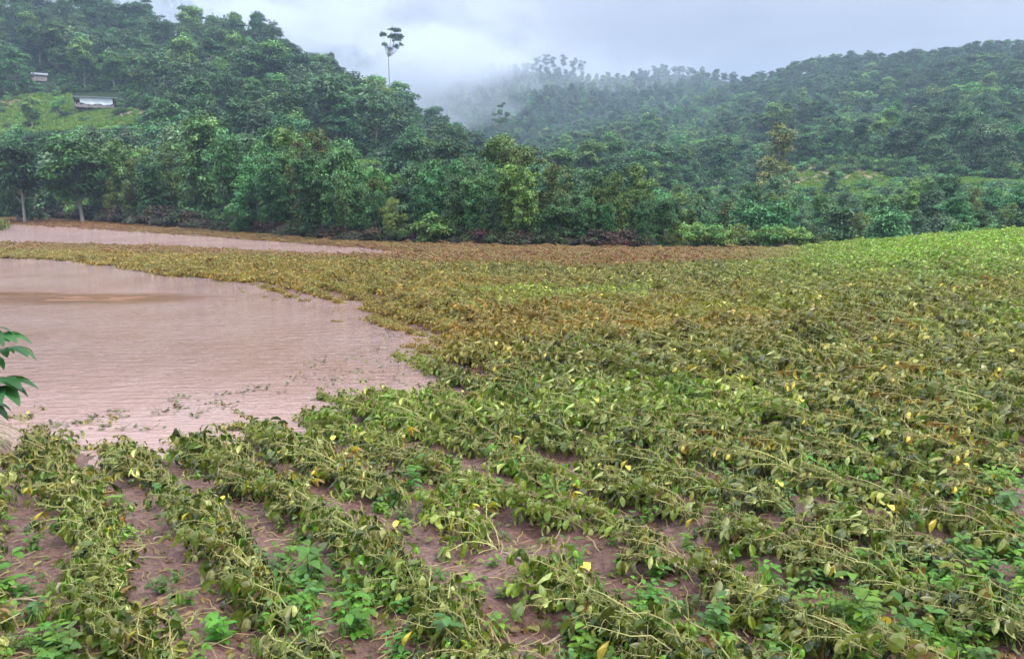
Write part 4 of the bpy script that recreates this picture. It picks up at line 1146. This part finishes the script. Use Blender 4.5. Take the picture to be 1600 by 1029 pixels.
# ------------------------------------------------------------------ air
def haze_box(name, lo, hi, dens, col, noise=None, aniso=.0):
    mb = MB(); box(mb, lo, hi)
    m, nt, N, Lk = new_mat(name)
    out = N('ShaderNodeOutputMaterial'); v = N('ShaderNodeVolumePrincipled')
    v.inputs['Color'].default_value = (*col, 1); v.inputs['Density'].default_value = dens; v.inputs['Anisotropy'].default_value = aniso
    Lk(v.outputs[0], out.inputs['Volume'])
    return obj(name, mb.mesh(name, m), kind='stuff'), m
haze_box('haze', (-1560, -1560, -8), (1560, 1560, 190), .00043, (.66, .82, 1.0))
def mist_bank(name, c, rad, dens, label, scale=.019, thr=.45, seed=0.0):
    import bmesh
    bm = bmesh.new(); bmesh.ops.create_icosphere(bm, subdivisions=3, radius=1)
    me = bpy.data.meshes.new(name); bm.to_mesh(me); bm.free()
    m, nt, N, Lk = new_mat(name)
    out = N('ShaderNodeOutputMaterial'); v = N('ShaderNodeVolumePrincipled'); v.inputs['Color'].default_value = (.86, .92, 1.0, 1)
    geo = N('ShaderNodeTexCoord')
    mp = N('ShaderNodeMapping'); Lk(geo.outputs['Object'], mp.inputs[0]); mp.inputs['Location'].default_value = (seed, seed, 0)
    mp.inputs['Scale'].default_value = (rad[0] * scale, rad[1] * scale, rad[2] * scale * 1.6)
    nn = noise_n(nt, 1.0, 3, mp.outputs[0], .6)
    ln = N('ShaderNodeVectorMath'); ln.operation = 'LENGTH'; Lk(geo.outputs['Object'], ln.inputs[0])
    fall = math_n(nt, 'SUBTRACT', 1.0, ln.outputs['Value'], True)
    f = math_n(nt, 'SUBTRACT', nn, thr, True)
    Lk(math_n(nt, 'MULTIPLY', math_n(nt, 'MULTIPLY', f, math_n(nt, 'POWER', fall, .7)), dens), v.inputs['Density'])
    Lk(v.outputs[0], out.inputs['Volume'])
    me.materials.append(m)
    try: m.cycles.volume_step_rate = 6
    except Exception: pass
    o = obj(name, me, kind='stuff', label=label); o.location = c; o.scale = rad
    return o
def pt(px, py, r):
    d = ray(px, py); k = r / math.hypot(d[0], d[1]); return (d[0] * k, d[1] * k, 3 + d[2] * k)
mist_bank('mist', pt(625, 128, 340), (60, 50, 24), .55, 'thick white mist drifting in the valley gap')
mist_bank('mist', pt(470, 40, 450), (150, 100, 42), .3, 'low cloud behind the left ridge', seed=4.0)
mist_bank('mist', pt(860, 125, 640), (150, 100, 26), .05, 'thin mist before the back ridge', seed=9.0)

# ------------------------------------------------------------------ sky, sun, camera
SUN_EL, SUN_AZ = R(52), R(112)
w = bpy.data.worlds.new('World'); bpy.context.scene.world = w; w.use_nodes = True
nt = w.node_tree; nt.nodes.clear(); N, Lk = nt.nodes.new, nt.links.new
sky = N('ShaderNodeTexSky'); sky.sky_type = 'NISHITA'; sky.sun_disc = False; sky.sun_elevation = SUN_EL; sky.sun_rotation = SUN_AZ
sky.air_density = 1.0; sky.dust_density = 2.0
tc = N('ShaderNodeTexCoord')
mp = N('ShaderNodeMapping'); Lk(tc.outputs['Generated'], mp.inputs[0]); mp.inputs['Scale'].default_value = (1, 1, 2.6)
cn = noise_n(nt, 3.2, 5, mp.outputs[0], .5)
sep = N('ShaderNodeSeparateXYZ'); Lk(tc.outputs['Generated'], sep.inputs[0])
up = N('ShaderNodeMapRange'); Lk(sep.outputs[2], up.inputs[0])
for i, q in zip((1, 2, 3, 4), (.2, .9, 1.0, 6.3)): up.inputs[i].default_value = q
cl = mix_n(nt, ramp_n(nt, cn, [(.35, 0.0), (.65, 1.0)]), (3.1, 3.45, 4.5), (4.5, 4.85, 5.8))
cl = mix_n(nt, 1.0, cl, (1, 1, 1), 'MULTIPLY')
vm = N('ShaderNodeVectorMath'); vm.operation = 'SCALE'; Lk(cl, vm.inputs[0]); Lk(up.outputs[0], vm.inputs['Scale'])
skm = mix_n(nt, .9, sky.outputs[0], vm.outputs[0])
bg = N('ShaderNodeBackground'); bg.inputs[1].default_value = .068; Lk(skm, bg.inputs[0])
wo = N('ShaderNodeOutputWorld'); Lk(bg.outputs[0], wo.inputs[0])
sd = bpy.data.lights.new('sun', 'SUN'); sd.energy = 1.5; sd.angle = R(11); sd.color = (1, .97, .92)
so = bpy.data.objects.new('sun', sd); C.objects.link(so); so.rotation_euler = (pi / 2 - SUN_EL, 0, -SUN_AZ + pi * 0)
from mathutils import Vector
sdir = Vector((sin(SUN_AZ) * cos(SUN_EL), cos(SUN_AZ) * cos(SUN_EL), sin(SUN_EL)))
so.rotation_euler = sdir.to_track_quat('Z', 'Y').to_euler()
cd = bpy.data.cameras.new('camera'); cd.sensor_width = 36; cd.lens = 36 * F / 1600; cd.clip_end = 6000; cd.clip_start = .05
co = bpy.data.objects.new('camera', cd); C.objects.link(co); co.location = CAM; co.rotation_euler = (pi / 2 - PITCH, 0, 0)
sc = bpy.context.scene; sc.camera = co
sc.view_settings.view_transform = 'Standard'; sc.view_settings.look = 'None'; sc.view_settings.exposure = .97; sc.view_settings.gamma = 1
cy = sc.cycles
cy.use_denoising = True; cy.max_bounces = 6; cy.diffuse_bounces = 2; cy.glossy_bounces = 2; cy.transmission_bounces = 3; cy.volume_bounces = 1; cy.transparent_max_bounces = 4
cy.volume_max_steps = 64; cy.volume_step_rate = 1
cy.use_adaptive_sampling = True; cy.adaptive_threshold = .02
